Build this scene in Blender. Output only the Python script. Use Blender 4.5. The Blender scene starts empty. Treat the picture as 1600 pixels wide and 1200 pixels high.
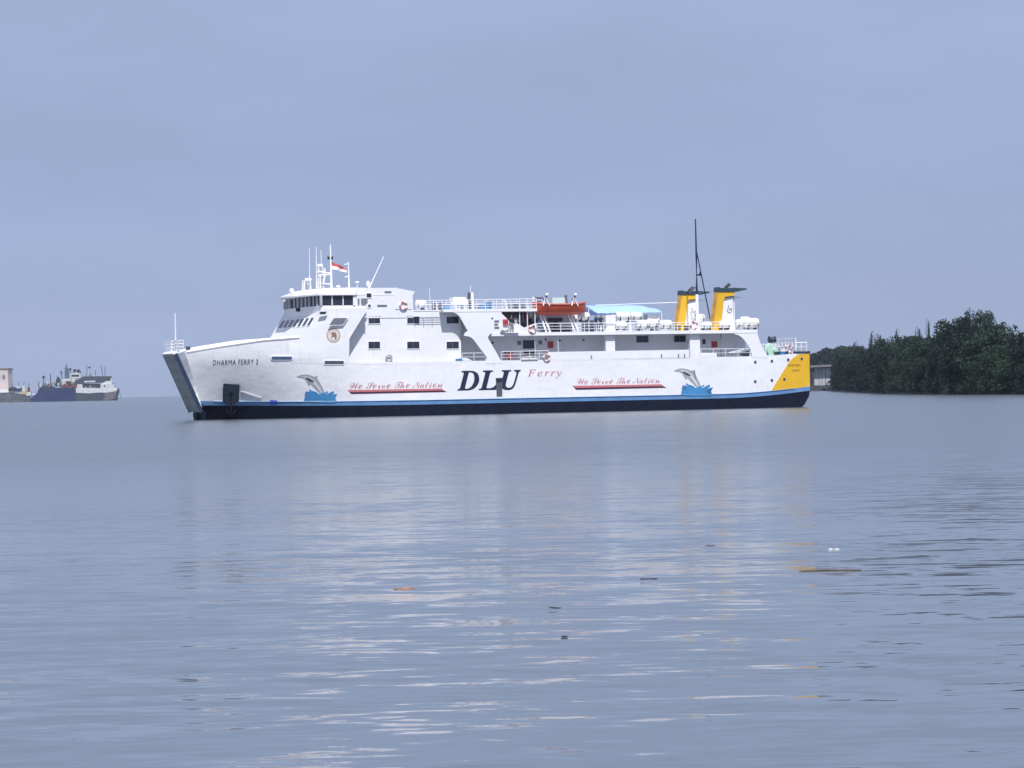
import bpy, bmesh, math, random
from mathutils import Vector, Matrix, noise
R = math.radians
random.seed(7)
scn = bpy.context.scene
col = scn.collection

# ------------------------------------------------------------------ camera
FPX, CAMH = 4806.0, 2.4                       # focal length in photo pixels (1600 wide), eye height in metres
PITCH, ROLL = 9.0 / FPX, R(1.1)
fwd = Vector((0, math.cos(PITCH), math.sin(PITCH)))
up0 = Vector((0, -math.sin(PITCH), math.cos(PITCH)))
cr = Vector((1, 0, 0)) * math.cos(ROLL) - up0 * math.sin(ROLL)
cu = Vector((1, 0, 0)) * math.sin(ROLL) + up0 * math.cos(ROLL)
cd = bpy.data.cameras.new('camera'); cam = bpy.data.objects.new('camera', cd); col.objects.link(cam)
cd.sensor_width = 36; cd.lens = 36 * FPX / 1600; cd.clip_start = 0.5; cd.clip_end = 60000
m = Matrix.Identity(4)
for i in range(3):
    m[i][0] = cr[i]; m[i][1] = cu[i]; m[i][2] = -fwd[i]
m[2][3] = CAMH
cam.matrix_world = m
scn.camera = cam

# ------------------------------------------------------------------ sky, sun, exposure
YAW = R(21)                                   # heading of the ferry's side against the picture plane
SUN_EL, SUN_AZ = R(58), R(10)                 # azimuth measured from -Y towards +X
sun_dir = Vector((math.sin(SUN_AZ) * math.cos(SUN_EL), -math.cos(SUN_AZ) * math.cos(SUN_EL), math.sin(SUN_EL)))
world = bpy.data.worlds.new('World'); scn.world = world; world.use_nodes = True
nt = world.node_tree; nt.nodes.clear()
N = nt.nodes.new; L = nt.links.new
out = N('ShaderNodeOutputWorld'); bg = N('ShaderNodeBackground'); L(bg.outputs[0], out.inputs[0])
sky = N('ShaderNodeTexSky'); sky.sky_type = 'NISHITA'; sky.sun_disc = False
sky.sun_elevation = SUN_EL; sky.sun_rotation = math.pi - SUN_AZ
sky.air_density = 1.2; sky.dust_density = 1.5; sky.ozone_density = 2.0
tc = N('ShaderNodeTexCoord')
sep = N('ShaderNodeSeparateXYZ'); L(tc.outputs['Generated'], sep.inputs[0])
ramp = N('ShaderNodeValToRGB'); L(sep.outputs[2], ramp.inputs[0])     # thin high overcast: colour by elevation
cr_ = ramp.color_ramp
cr_.elements[0].position = 0.0; cr_.elements[0].color = (3.75, 4.5, 6.8, 1)
cr_.elements[1].position = 1.0; cr_.elements[1].color = (4.2, 5.1, 7.0, 1)
for p_, c_ in ((0.03, (3.45, 4.32, 6.75, 1)), (0.07, (3.25, 4.22, 6.65, 1)), (0.13, (3.48, 4.38, 6.6, 1)), (0.35, (3.65, 4.5, 6.6, 1))):
    e = cr_.elements.new(p_); e.color = c_
mp = N('ShaderNodeMapping'); L(tc.outputs['Generated'], mp.inputs[0]); mp.inputs['Scale'].default_value = (4, 4, 13)
nz = N('ShaderNodeTexNoise'); L(mp.outputs[0], nz.inputs['Vector']); nz.inputs['Scale'].default_value = 1.6
nz.inputs['Detail'].default_value = 5; nz.inputs['Roughness'].default_value = 0.55
mr = N('ShaderNodeMapRange'); L(nz.outputs[0], mr.inputs[0])
mr.inputs[1].default_value = 0.3; mr.inputs[2].default_value = 0.7; mr.inputs[3].default_value = 0.93; mr.inputs[4].default_value = 1.07
vm = N('ShaderNodeVectorMath'); vm.operation = 'SCALE'; L(ramp.outputs[0], vm.inputs[0]); L(mr.outputs[0], vm.inputs['Scale'])
mx = N('ShaderNodeMix'); mx.data_type = 'RGBA'; mx.inputs[0].default_value = 0.88
L(sky.outputs[0], mx.inputs[6]); L(vm.outputs[0], mx.inputs[7]); L(mx.outputs[2], bg.inputs[0])
bg.inputs[1].default_value = 0.1
sd = bpy.data.lights.new('sun', 'SUN'); sun = bpy.data.objects.new('sun', sd); col.objects.link(sun)
sd.energy = 4.9; sd.angle = R(0.8); sd.color = (1.0, 0.97, 0.93)
sun.rotation_euler = (-sun_dir).to_track_quat('-Z', 'Y').to_euler(); sun.location = (0, 0, 100)
vs = scn.view_settings
scn.display_settings.display_device = 'sRGB'
vs.view_transform = 'Standard'; vs.look = 'None'; vs.exposure = 0; vs.gamma = 1; vs.use_curve_mapping = False
scn.cycles.max_bounces = 8; scn.cycles.volume_bounces = 1

# ------------------------------------------------------------------ materials
def mat(name, c, rough=0.5, metal=0.0, var=0.0, vscale=1.0, bump=0.0, bscale=6.0, streak=0.0, streak_col=(0.30, 0.20, 0.12), spec=0.5, trans=0.0):
    M_ = bpy.data.materials.new(name); M_.use_nodes = True
    t = M_.node_tree; b = t.nodes['Principled BSDF']
    b.inputs['Base Color'].default_value = (*c, 1); b.inputs['Roughness'].default_value = rough
    b.inputs['Metallic'].default_value = metal; b.inputs['Specular IOR Level'].default_value = spec
    tc_ = t.nodes.new('ShaderNodeTexCoord'); src = None
    n1 = t.nodes.new('ShaderNodeTexNoise'); t.links.new(tc_.outputs['Object'], n1.inputs['Vector'])
    n1.inputs['Scale'].default_value = vscale; n1.inputs['Detail'].default_value = 6
    r1 = t.nodes.new('ShaderNodeMapRange'); t.links.new(n1.outputs[0], r1.inputs[0])
    r1.inputs[1].default_value = 0.3; r1.inputs[2].default_value = 0.7
    v_ = max(var, 0.03)
    r1.inputs[3].default_value = 1 - v_; r1.inputs[4].default_value = 1 + v_
    s_ = t.nodes.new('ShaderNodeVectorMath'); s_.operation = 'SCALE'; s_.inputs[0].default_value = c
    t.links.new(r1.outputs[0], s_.inputs['Scale']); src = s_.outputs[0]
    if streak > 0:                                   # rust and dirt runs
        mp_ = t.nodes.new('ShaderNodeMapping'); t.links.new(tc_.outputs['Object'], mp_.inputs[0]); mp_.inputs['Scale'].default_value = (2.2, 2.2, 0.22)
        n2 = t.nodes.new('ShaderNodeTexNoise'); t.links.new(mp_.outputs[0], n2.inputs['Vector']); n2.inputs['Scale'].default_value = 1.3; n2.inputs['Detail'].default_value = 8
        n2.inputs['Roughness'].default_value = 0.65
        r2 = t.nodes.new('ShaderNodeMapRange'); t.links.new(n2.outputs[0], r2.inputs[0]); r2.inputs[1].default_value = 0.56; r2.inputs[2].default_value = 0.80
        r2.inputs[3].default_value = 0; r2.inputs[4].default_value = streak
        m2 = t.nodes.new('ShaderNodeMix'); m2.data_type = 'RGBA'; t.links.new(r2.outputs[0], m2.inputs[0]); t.links.new(src, m2.inputs[6]); m2.inputs[7].default_value = (*streak_col, 1)
        src = m2.outputs[2]
    t.links.new(src, b.inputs['Base Color'])
    if bump > 0:
        n3 = t.nodes.new('ShaderNodeTexNoise'); t.links.new(tc_.outputs['Object'], n3.inputs['Vector']); n3.inputs['Scale'].default_value = bscale
        bp = t.nodes.new('ShaderNodeBump'); bp.inputs['Distance'].default_value = bump; t.links.new(n3.outputs[0], bp.inputs['Height']); t.links.new(bp.outputs[0], b.inputs['Normal'])
    if trans: b.inputs['Transmission Weight'].default_value = trans
    return M_
WHITE = mat('white ship paint', (0.80, 0.80, 0.83), 0.42, var=0.035, vscale=0.35, bump=0.03, bscale=0.9, streak=0.16)
HULLW = mat('hull white paint', (0.79, 0.79, 0.83), 0.38, var=0.04, vscale=0.25, bump=0.06, bscale=0.7, streak=0.36, streak_col=(0.42, 0.36, 0.33))
TRIM = mat('fresh white paint', (0.83, 0.83, 0.86), 0.4, var=0.03)
DECK = mat('grey deck', (0.46, 0.46, 0.48), 0.8, var=0.1)
SHADEW = mat('cream wall paint', (0.80, 0.80, 0.86), 0.5, var=0.05, streak=0.15)
STRIPE = mat('blue boot stripe', (0.115, 0.25, 0.48), 0.4, var=0.12, vscale=0.8, streak=0.3, streak_col=(0.2, 0.27, 0.36))
NAVY = mat('navy antifouling', (0.005, 0.008, 0.024), 0.6, spec=.15, var=0.3, vscale=1.2, bump=0.03, streak=0.12, streak_col=(0.05, 0.05, 0.06))
YELLOW = mat('yellow paint', (0.72, 0.42, 0.018), 0.45, var=0.06, vscale=0.7, streak=0.12)
ORANGE = mat('orange lifeboat gelcoat', (0.50, 0.075, 0.04), 0.45, var=0.12, vscale=2)
REDP = mat('red paint', (0.48, 0.05, 0.06), 0.5, var=0.1)
SALMON = mat('faded red banner paint', (0.53, 0.17, 0.19), 0.6, var=0.1, vscale=2)
MAROON = mat('dark maroon paint', (0.07, 0.02, 0.05), 0.5)
INK = mat('dark navy lettering', (0.016, 0.018, 0.06), 0.4)
INKR = mat('red lettering', (0.50, 0.19, 0.23), 0.5)
BROWN = mat('brown lettering', (0.25, 0.10, 0.02), 0.5)
GOLD = mat('gold emblem paint', (0.42, 0.32, 0.23), 0.5)
CREAM = mat('cream emblem paint', (0.76, 0.68, 0.67), 0.5)
GREYP = mat('grey dolphin paint', (0.34, 0.36, 0.38), 0.5, var=0.15, vscale=3)
PALEG = mat('pale dolphin paint', (0.60, 0.62, 0.63), 0.5)
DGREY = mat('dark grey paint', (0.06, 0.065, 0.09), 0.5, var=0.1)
MGREY = mat('mid grey paint', (0.20, 0.21, 0.24), 0.55, var=0.15, streak=0.3)
SPLASH = mat('splash blue paint', (0.055, 0.24, 0.50), 0.45, var=0.06)
BBLUE = mat('bright blue paint', (0.01, 0.05, 0.5), 0.4)
BLACK = mat('black paint', (0.015, 0.017, 0.022), 0.45)
TEAL = mat('dark teal paint', (0.03, 0.06, 0.085), 0.45, var=0.2)
GLASS = mat('dark window glass', (0.028, 0.030, 0.058), 0.12, spec=0.5, var=0.3)
GLASSL = mat('grey window glass', (0.16, 0.17, 0.21), 0.15, var=0.2)
TARP = mat('light blue tarpaulin', (0.33, 0.50, 0.82), 0.6, var=0.07, vscale=0.6, bump=0.1, bscale=0.8)
CANI = mat('white grp canister', (0.80, 0.80, 0.78), 0.35, var=0.04)
MINT = mat('mint green machinery', (0.48, 0.70, 0.57), 0.45, var=0.1)
RAMPG = mat('grey ramp steel', (0.33, 0.345, 0.35), 0.6, var=0.18, vscale=1.5, streak=0.5, streak_col=(0.09, 0.08, 0.08))
MASTC = mat('dark mast paint', (0.012, 0.025, 0.06), 0.5)
RUBBER = mat('rubber fender', (0.02, 0.025, 0.03), 0.8)

# ------------------------------------------------------------------ mesh helpers
class MB:
    def __init__(s): s.v = []; s.f = []; s.m = []
    def add(s, vs_, fs, mi=0):
        o = len(s.v); s.v += [tuple(p) for p in vs_]
        for f in fs: s.f.append(tuple(i + o for i in f)); s.m.append(mi)
        return s
    def box(s, x0, x1, y0, y1, z0, z1, mi=0):
        v = [(x, y, z) for x in (x0, x1) for y in (y0, y1) for z in (z0, z1)]
        return s.add(v, [(0, 1, 3, 2), (4, 6, 7, 5), (0, 4, 5, 1), (2, 3, 7, 6), (0, 2, 6, 4), (1, 5, 7, 3)], mi)
    def prism(s, pts, y0, y1, mi=0):                  # polygon in x,z swept along y; y0,y1 numbers or functions of x
        a = y0 if callable(y0) else (lambda x: y0)
        b = y1 if callable(y1) else (lambda x: y1)
        n = len(pts)
        v = [(x, a(x), z) for x, z in pts] + [(x, b(x), z) for x, z in pts]
        return s.add(v, [tuple(range(n)), tuple(range(2 * n - 1, n - 1, -1))] + [(i, i + n, (i + 1) % n + n, (i + 1) % n) for i in range(n)], mi)
    def tube(s, pts, r, n=6, mi=0, r2=None):
        pts = [Vector(p) for p in pts]; k = len(pts); vs_ = []
        for i, p in enumerate(pts):
            d = (pts[min(i + 1, k - 1)] - pts[max(i - 1, 0)]).normalized()
            a = d.cross(Vector((0, 0, 1)))
            if a.length < 1e-3: a = d.cross(Vector((1, 0, 0)))
            a.normalize(); b = d.cross(a)
            rr = r if r2 is None else r + (r2 - r) * i / (k - 1)
            for j in range(n):
                t = 2 * math.pi * j / n
                vs_.append(p + a * (rr * math.cos(t)) + b * (rr * math.sin(t)))
        fs = [(i * n + j, i * n + (j + 1) % n, (i + 1) * n + (j + 1) % n, (i + 1) * n + j) for i in range(k - 1) for j in range(n)]
        fs += [tuple(range(n)), tuple(range(k * n - 1, (k - 1) * n - 1, -1))]
        return s.add(vs_, fs, mi)
    def lathe(s, prof, axis='z', c=(0, 0, 0), n=16, mi=0):   # prof: (radius, along)
        vs_ = []
        for r, h in prof:
            for j in range(n):
                t = 2 * math.pi * j / n; a, b = r * math.cos(t), r * math.sin(t)
                p = {'z': (a, b, h), 'x': (h, a, b), 'y': (a, h, b)}[axis]
                vs_.append((p[0] + c[0], p[1] + c[1], p[2] + c[2]))
        k = len(prof)
        fs = [(i * n + j, i * n + (j + 1) % n, (i + 1) * n + (j + 1) % n, (i + 1) * n + j) for i in range(k - 1) for j in range(n)]
        fs += [tuple(range(n)), tuple(range(k * n - 1, (k - 1) * n - 1, -1))]
        return s.add(vs_, fs, mi)
    def ball(s, c, rx, ry, rz, n=12, mi=0):
        k = 7
        prof = [(max(math.sin(math.pi * i / k), 0.02), -math.cos(math.pi * i / k)) for i in range(k + 1)]
        o = len(s.v); s.lathe(prof, 'z', (0, 0, 0), n, mi)
        for i in range(o, len(s.v)):
            p = s.v[i]; s.v[i] = (c[0] + p[0] * rx, c[1] + p[1] * ry, c[2] + p[2] * rz)
        return s
    def mesh(s, name, mats, smooth=False):
        me = bpy.data.meshes.new(name); me.from_pydata(s.v, [], s.f)
        for m_ in (mats if isinstance(mats, (list, tuple)) else [mats]): me.materials.append(m_)
        me.polygons.foreach_set('material_index', s.m)
        bm = bmesh.new(); bm.from_mesh(me); bmesh.ops.recalc_face_normals(bm, faces=bm.faces); bm.to_mesh(me); bm.free()
        if smooth:
            me.polygons.foreach_set('use_smooth', [True] * len(me.polygons))
            try: me.set_sharp_from_angle(angle=R(40))
            except Exception: pass
        return me
    def build(s, name, mats, parent=None, smooth=False, loc=None, rotz=None):
        o = bpy.data.objects.new(name, s.mesh(name, mats, smooth)); col.objects.link(o)
        if parent is not None: o.parent = parent
        if loc is not None: o.location = loc
        if rotz is not None: o.rotation_euler = (0, 0, rotz)
        return o
def empty(name, loc=(0, 0, 0), rotz=0, parent=None):
    o = bpy.data.objects.new(name, None); col.objects.link(o); o.location = loc; o.rotation_euler = (0, 0, rotz); o.empty_display_size = 0.3
    if parent is not None: o.parent = parent
    return o
def tag(o, label=None, cat=None, group=None, kind=None):
    if label: o['label'] = label
    if cat: o['category'] = cat
    if group: o['group'] = group
    if kind: o['kind'] = kind
    return o
def copy_tree(o, parent=None):
    c = o.copy(); col.objects.link(c)
    if parent is not None: c.parent = parent
    for ch in list(o.children): copy_tree(ch, c)
    return c

# ------------------------------------------------------------------ surveying helpers: photo pixel -> point in the place
def ray(px, py):
    return (cr * ((px - 800) / FPX) + cu * ((600 - py) / FPX) + fwd)
def at_dist(px, Y):                                    # point on the water line at depth Y under image column px
    d = ray(px, 609 - (px - 800) * 0.0192); return Vector((d.x / d.y * Y, Y, 0))
def on_water(px, py):
    d = ray(px, py); t = -CAMH / d.z; return Vector((d.x * t, d.y * t, 0))
FD = 310.0
FO = Vector((0, FD, 0))
ex = Vector((math.cos(YAW), math.sin(YAW), 0)); ey = Vector((-math.sin(YAW), math.cos(YAW), 0))
def P(px, py, v=0.0):                                  # -> ferry's own x (aft) and z on the fore-and-aft plane v metres in from the port side
    two = callable(v) and v.__name__ == 'side'
    for _ in range(7 if callable(v) else 1):
        vv = (v(x_, z_) if two else v(x_)) if callable(v) and _ else (0.0 if callable(v) else v)
        d = ray(px, py); o = Vector((0, 0, CAMH)) - FO - ey * vv
        # o + t d has zero ey component
        t = -(o.dot(ey)) / d.dot(ey)
        q = o + d * t; x_ = q.dot(ex); z_ = q.z
    return (x_, z_)
def PP(pts, v=0.0): return [P(a, b, v) for a, b in pts]
def W(x, y, z): return FO + ex * x + ey * y + Vector((0, 0, z))

BEAM = 13.0
XTOP, ZTOP = P(288, 549.5, 3.6)
XBOT, ZBOT = P(319, 640, 4.2)
def xbow(z): return XBOT + (XTOP - XBOT) * (z - ZBOT) / (ZTOP - ZBOT)
def side(x, z=5.4):                                    # inset of the side plating from the full beam
    u = min(max((x - xbow(min(z, ZTOP))) / 18.0, 0), 1)
    fl = min(max((6.0 - z) / 6.0, 0), 1.2) ** 1.12
    return 3.6 * (1 - u) ** 2 + fl * 3.3 * (1 - u) ** 1.5 * min(1, u * 2.5 + 0.45)
def side_top(x): return side(x, 6)

# ================================================================== FERRY
ferry = empty('ferry', FO, YAW)
tag(ferry, 'large white passenger and car ferry with two yellow funnels, afloat across the river', 'ferry')
def part(mb, name, mats, smooth=False, parent=None, label=None):
    o = mb.build(name, mats, parent or ferry, smooth)
    if label: o['label'] = label
    return o
XS = P(1265, 580)[0]
def navy_top(x):
    f = max(0, (-8 - x) / 26.0); a = max(0, (x - 24) / (XS - 24))
    return 1.10 + 0.45 * f ** 2 + 0.62 * a ** 1.6
def blue_top(x): return navy_top(x) + 0.42
def deck_z(x):
    pts_ = DECKPTS
    if x <= pts_[0][0]: return pts_[0][1]
    for (x0, z0), (x1, z1) in zip(pts_, pts_[1:]):
        if x <= x1: return z0 + (z1 - z0) * (x - x0) / (x1 - x0)
    return pts_[-1][1]
def side0(x): return side(x, 6)
DECKPTS = [(XTOP, P(285, 550.5, side0)[1])] + [P(a, b, side0) for a, b in ((350, 540), (415, 530.5), (470, 526.5))]
xk = P(471.5, 560)[0]
DECKPTS += [(xk, P(471, 566.5)[1]), P(600, 566), P(900, 561.5), P(1190, 556.5), P(1230, 553.5), P(1264, 551)]
def hull_rows():
    return [lambda x: -1.2, lambda x: 0.35, lambda x: navy_top(x) * 0.65, navy_top, blue_top, lambda x: 2.3, lambda x: 2.9, lambda x: 3.5, lambda x: 4.1, lambda x: 4.7, lambda x: min(5.2, deck_z(x) - 0.04), lambda x: min(6.0, deck_z(x) - 0.02), deck_z]
rows = hull_rows(); NC = 90
def hull_pt(r, c, sb=False):
    s = c / NC; s = s ** 1.25
    z = 2.0
    for _ in range(8):
        xb = xbow(max(z, 1.2)) if z > 1.3 else xbow(1.3) - 0.35 * (1 - abs(z) / 1.3)
        xs = XS - max(0, (1.6 - z)) ** 1.6 * 0.42
        x = xb + s * (xs - xb); z = rows[r](x)
    y = side(x, z)
    if z < 1.0: y += 0.9 * (1 - min(1, (x - xb) / 6)) ** 2
    if sb: y = BEAM - y
    return (x, y, z)
def hull_band(r0, r1, name, material, label=None):
    mb = MB()
    for sb in (False, True):
        vs_ = [hull_pt(r, c, sb) for r in range(r0, r1 + 1) for c in range(NC + 1)]
        n = NC + 1
        mb.add(vs_, [(i * n + j, i * n + j + 1, (i + 1) * n + j + 1, (i + 1) * n + j) for i in range(r1 - r0) for j in range(NC)])
    for c in (0, NC):                                  # bow and stern closing plates
        vs_ = []
        for r in range(r0, r1 + 1): vs_ += [hull_pt(r, c), hull_pt(r, c, True)]
        mb.add(vs_, [(2 * i, 2 * i + 1, 2 * i + 3, 2 * i + 2) for i in range(r1 - r0)])
    me_o = mb.build(name, material, ferry, True)
    return me_o
hull_band(4, 12, 'hull', HULLW)
hull_band(3, 4, 'waterline_stripe', STRIPE)
hull_band(0, 3, 'lower_hull', NAVY)
# decks
mb = MB()
pl = [hull_pt(10, c) for c in range(0, NC + 1)]; sl = [hull_pt(10, c, True) for c in range(0, NC + 1)]
for i in range(NC): mb.add([(p[0], p[1] + (0.5 if k < 2 else -0.5), p[2] - 0.35) for k, p in enumerate((pl[i], pl[i + 1], sl[i + 1], sl[i]))], [(0, 1, 2, 3)])
part(mb, 'main_deck', DECK)
# rubbing strake along the stripe
mb = MB()
mb.tube([(hull_pt(4, c)[0], hull_pt(4, c)[1] - 0.02, hull_pt(4, c)[2]) for c in range(4, NC + 1, 3)], 0.05, 6)
part(mb, 'rubbing_strake', STRIPE)
# cap rail of the foredeck bulwark
mb = MB()
for sb in (0, 1):
    pts_ = []
    for i in range(13):
        a = 287 + (470 - 287) * i / 12.0
        x = XTOP + 0.25 + (xk - XTOP - 0.3) * i / 12.0
        y = side(x, 6) if not sb else BEAM - side(x, 6)
        pts_.append((x, y, deck_z(x) - 0.02))
    mb.tube(pts_, 0.16, 8)
part(mb, 'bulwark_rail', TRIM, True)

# side plating of the forward house (bulges flush with the hull)
def skin_poly(pts, off, th, lift=0.02, sb=False):
    """a thin sheet cut to the outline pts (x, z) and bent to the curve of the side plating"""
    bm = bmesh.new(); vs_ = [bm.verts.new((x, 0, z)) for x, z in pts]; bm.faces.new(vs_)
    bmesh.ops.triangulate(bm, faces=bm.faces[:])
    xs = [p[0] for p in pts]; zs = [p[1] for p in pts]
    x = min(xs) + .5
    while x < min(max(xs), -13.0):
        bmesh.ops.bisect_plane(bm, geom=bm.verts[:] + bm.edges[:] + bm.faces[:], plane_co=(x, 0, 0), plane_no=(1, 0, 0)); x += .5
    z = min(zs) + .6
    if min(xs) < -13.0:
        while z < max(zs):
            bmesh.ops.bisect_plane(bm, geom=bm.verts[:] + bm.edges[:] + bm.faces[:], plane_co=(0, 0, z), plane_no=(0, 0, 1)); z += .6
    orig = set(bm.verts)
    res = bmesh.ops.extrude_face_region(bm, geom=bm.faces[:])
    new = {g for g in res['geom'] if isinstance(g, bmesh.types.BMVert)}
    for v in bm.verts:
        y = side(v.co.x, v.co.z) - off - (0 if v in new else th)
        if v in new: y = side(v.co.x, v.co.z) + lift
        v.co.y = BEAM - y if sb else y
    bmesh.ops.recalc_face_normals(bm, faces=bm.faces)
    me = bpy.data.meshes.new('sheet'); bm.to_mesh(me); bm.free(); return me
def skin_part(name, pts, off, th, material, parent=None, label=None, lift=.02, sb=False):
    me = skin_poly(pts, off, th, lift, sb); me.materials.append(material); me.name = name
    o = bpy.data.objects.new(name, me); col.objects.link(o); o.parent = parent or ferry
    if label: o['label'] = label
    return o
def plate(name, pts, y0, th, material, mirror=True, label=None, parent=None):
    mb = MB(); a = y0 if callable(y0) else (lambda x: y0)
    mb.prism(pts, a, lambda x: a(x) + th)
    if mirror: m2_ = MB().prism(pts, lambda x: BEAM - a(x), lambda x: BEAM - a(x) - th); part(m2_, name, material, parent=parent)
    return part(mb, name, material, label=label, parent=parent)
FA = PP([(452, 528.4), (475, 526.8), (503, 481.5), (573, 481.5), (572, 487), (565, 498), (553, 516), (546, 529), (545, 545), (545, 568), (452, 568)], side)
skin_part('forward_plating', FA, .004, 0.006, HULLW, lift=.12); skin_part('forward_plating', FA, .004, 0.006, HULLW, lift=.12, sb=True)
# slanted front of the forward house
f0x, f0z = P(475, 527, side0); f1x, f1z = P(503, 481.5, side0)
fi = side0(f0x)
mb = MB()
mb.add([(f0x, fi, f0z - 2.4), (f0x, BEAM - fi, f0z - 2.4), (f0x, BEAM - fi, f0z), (f0x, fi, f0z)], [(0, 1, 2, 3)])
mb.add([(f0x, fi, f0z), (f0x, BEAM - fi, f0z), (f1x, BEAM - fi, f1z), (f1x, fi, f1z)], [(0, 1, 2, 3)])
part(mb, 'front_wall', WHITE)
sl_d = Vector((f1x - f0x, 0, f1z - f0z)); sl_len = sl_d.length; sl_d.normalize(); sl_n = Vector((-sl_d.z, 0, sl_d.x))
def front_pt(a, b, o=0.0): return Vector((f0x, a, f0z)) + sl_d * b + sl_n * o
for i in range(7):
    a = 1.35 + 1.63 * i; b0, b1 = sl_len * 0.40, sl_len * 0.67
    fr = MB(); e_ = 0.06
    for (a0, a1, c0, c1) in ((a - .6, a + .6, b0 - e_, b0), (a - .6, a + .6, b1, b1 + e_), (a - .6, a - .56, b0, b1), (a + .56, a + .6, b0, b1)):
        q = [front_pt(x, y, o) for o in (0.0, 0.05) for x, y in ((a0, c0), (a1, c0), (a1, c1), (a0, c1))]
        fr.add(q, [(0, 1, 2, 3), (7, 6, 5, 4), (0, 4, 5, 1), (1, 5, 6, 2), (2, 6, 7, 3), (3, 7, 4, 0)])
    w_ = part(fr, 'window', TRIM)
    pn = MB().add([front_pt(a - .56, b0, .03), front_pt(a + .56, b0, .03), front_pt(a + .56, b1, .03), front_pt(a - .56, b1, .03)], [(0, 1, 2, 3)])
    part(pn, 'pane', GLASS, parent=w_)

# the main house: walls set in from the side plating
Y1, Y2 = 1.2, 2.4
x545, x720 = P(550, 520, Y1)[0], P(720, 520, Y1)[0]
zB = P(900, 521)[1]; zC = P(700, 485)[1]; zM = P(600, 566)[1]
mb = MB()
mb.box(f1x + 0.3, x720, Y1, BEAM - Y1, zM - 0.4, zC - 0.02)
part(mb, 'main_wall', WHITE)
x1170 = P(1165, 540, Y2)[0]
mb = MB(); mb.box(x720 + 0.003, x1170, Y2, BEAM - Y2, zM - 0.4, zB - 0.02)
part(mb, 'deckhouse_wall', SHADEW)
# walls seams / plating panels of the gallery wall
for px in (881, 745, 1050, 1105, 1113):
    x = P(px, 540, Y2)[0]; part(MB().box(x - .03, x + .03, Y2 - .05, Y2, zM, zB - .05), 'wall_stiffener', SHADEW)

def slab(name, px0, px1, pyt, pyb, material=TRIM, y0=-0.05, y1=BEAM + 0.05, vref=0.0):
    x0, zt = P(px0, pyt, vref); x1, _ = P(px1, pyt, vref); zb = P(px0, pyb, vref)[1]
    mb = MB(); mb.box(x0, x1, y0, y1, zb, zt); return part(mb, name, material), x0, x1, zb, zt
_, xs0, xs1, sbz, stz = slab('upper_deck', 768, 1183, 520.0, 525.2)
_, xr0, xr1, rbz, rtz = slab('roof_deck', 692.5, 839, 483.2, 487.6)
mb = MB(); mb.box(f1x + 0.2, xr0 - .003, Y1 - .04, BEAM - Y1 + .04, zC - .02, rtz - .02); part(mb, 'roof_edge', TRIM)
def arc(c0, c1, c2, n=5):
    return [tuple((1 - t) ** 2 * a + 2 * t * (1 - t) * b + t * t * c for a, b, c in zip(c0, c1, c2)) for t in [i / n for i in range(n + 1)]]
B_ = [(699, 483.6), (783.5, 483.6), (783.5, 489.5), (797, 503), (799.5, 506), (800, 519.5), (768, 520), (763, 525), (762.2, 528), (779, 557), (785, 568), (758, 568), (761, 559), (741, 532)]
B_ += arc((741, 532), (737, 526), (731, 525.6))[1:] + [(725, 524.6), (726.5, 520.5), (731, 517), (721, 499.5)] + arc((721, 499.5), (716, 489), (707, 488.2))[1:] + [(699, 488)]
plate('side_plating', PP(B_), -0.02, 0.14, WHITE)
C_ = [(1183, 517), (1184.5, 526), (1190, 541), (1201, 559), (1176, 559), (1173, 549)] + arc((1173, 547), (1160, 522), (1148, 522.5)) + [(1148, 517.5)]
plate('stern_plating', PP(C_), -0.02, 0.14, WHITE)
plate('bulwark_panel', PP([(800.3, 506), (808, 505), (819, 512), (838, 504.5), (838.5, 519.5), (800.3, 519.5)]), 0.0, 0.08, WHITE)
plate('gallery_bulwark', PP([(857, 550), (1077, 546.3), (1077, 559.5), (857, 562.5)]), 0.0, 0.08, WHITE)
plate('gallery_bulwark', PP([(1094, 552), (1120, 551.5), (1120, 558), (1094, 558.5)]), 0.0, 0.08, WHITE)
for a, b in ((946.5, 961), (1078, 1094)):
    x0 = P(a, 540, .35)[0]; x1 = P(b, 540, .35)[0]
    mb = MB(); mb.box(x0, x1, .35, .8, zM - .3, sbz - .003); part(mb, 'pillar', WHITE); part(MB().box(x0, x1, BEAM - .8, BEAM - .35, zM - .3, sbz - .003), 'pillar', WHITE)
for px in (1126.5, 836, 872):
    x0 = P(px, 540, .3)[0]
    mb = MB(); mb.tube([(x0, .3, zM - .2), (x0, .3, sbz)], .06 if px > 1000 else .035, 6); part(mb, 'stanchion', MGREY if px > 1000 else TRIM)

# windows in the walls
def window(x0, x1, z0, z1, y, fr=0.07, mull=1, glass=GLASS, tilt=0.0, frame=TRIM):
    h = z1 - z0
    def q(x, z): return x + tilt * (z - z0)
    mb = MB()
    def bar(xa, xb, za, zb):
        mb.prism([(q(xa, za), za), (q(xb, za), za), (q(xb, zb), zb), (q(xa, zb), zb)], y - .05, y + .002)
    bar(x0 - fr, x1 + fr, z0 - fr, z0); bar(x0 - fr, x1 + fr, z1, z1 + fr); bar(x0 - fr, x0, z0, z1); bar(x1, x1 + fr, z0, z1)
    w = part(mb, 'window', frame)
    n = mull + 1; step = (x1 - x0) / n
    for i in range(n):
        xa, xb = x0 + i * step + (0.008 if i else 0), x0 + (i + 1) * step - (0.008 if i < n - 1 else 0)
        p_ = MB().prism([(q(xa, z0), z0), (q(xb, z0), z0), (q(xb, z1), z1), (q(xa, z1), z1)], y - .022, y + .004)
        part(p_, 'pane', glass, parent=w)
    return w
def pxwin(a, b, c, d, v, **k):
    x0, z1 = P(a, c, v); x1, _ = P(b, c, v); zb = P(a, d, v)[1]; return window(x0, x1, zb, z1, v, **k)
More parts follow.
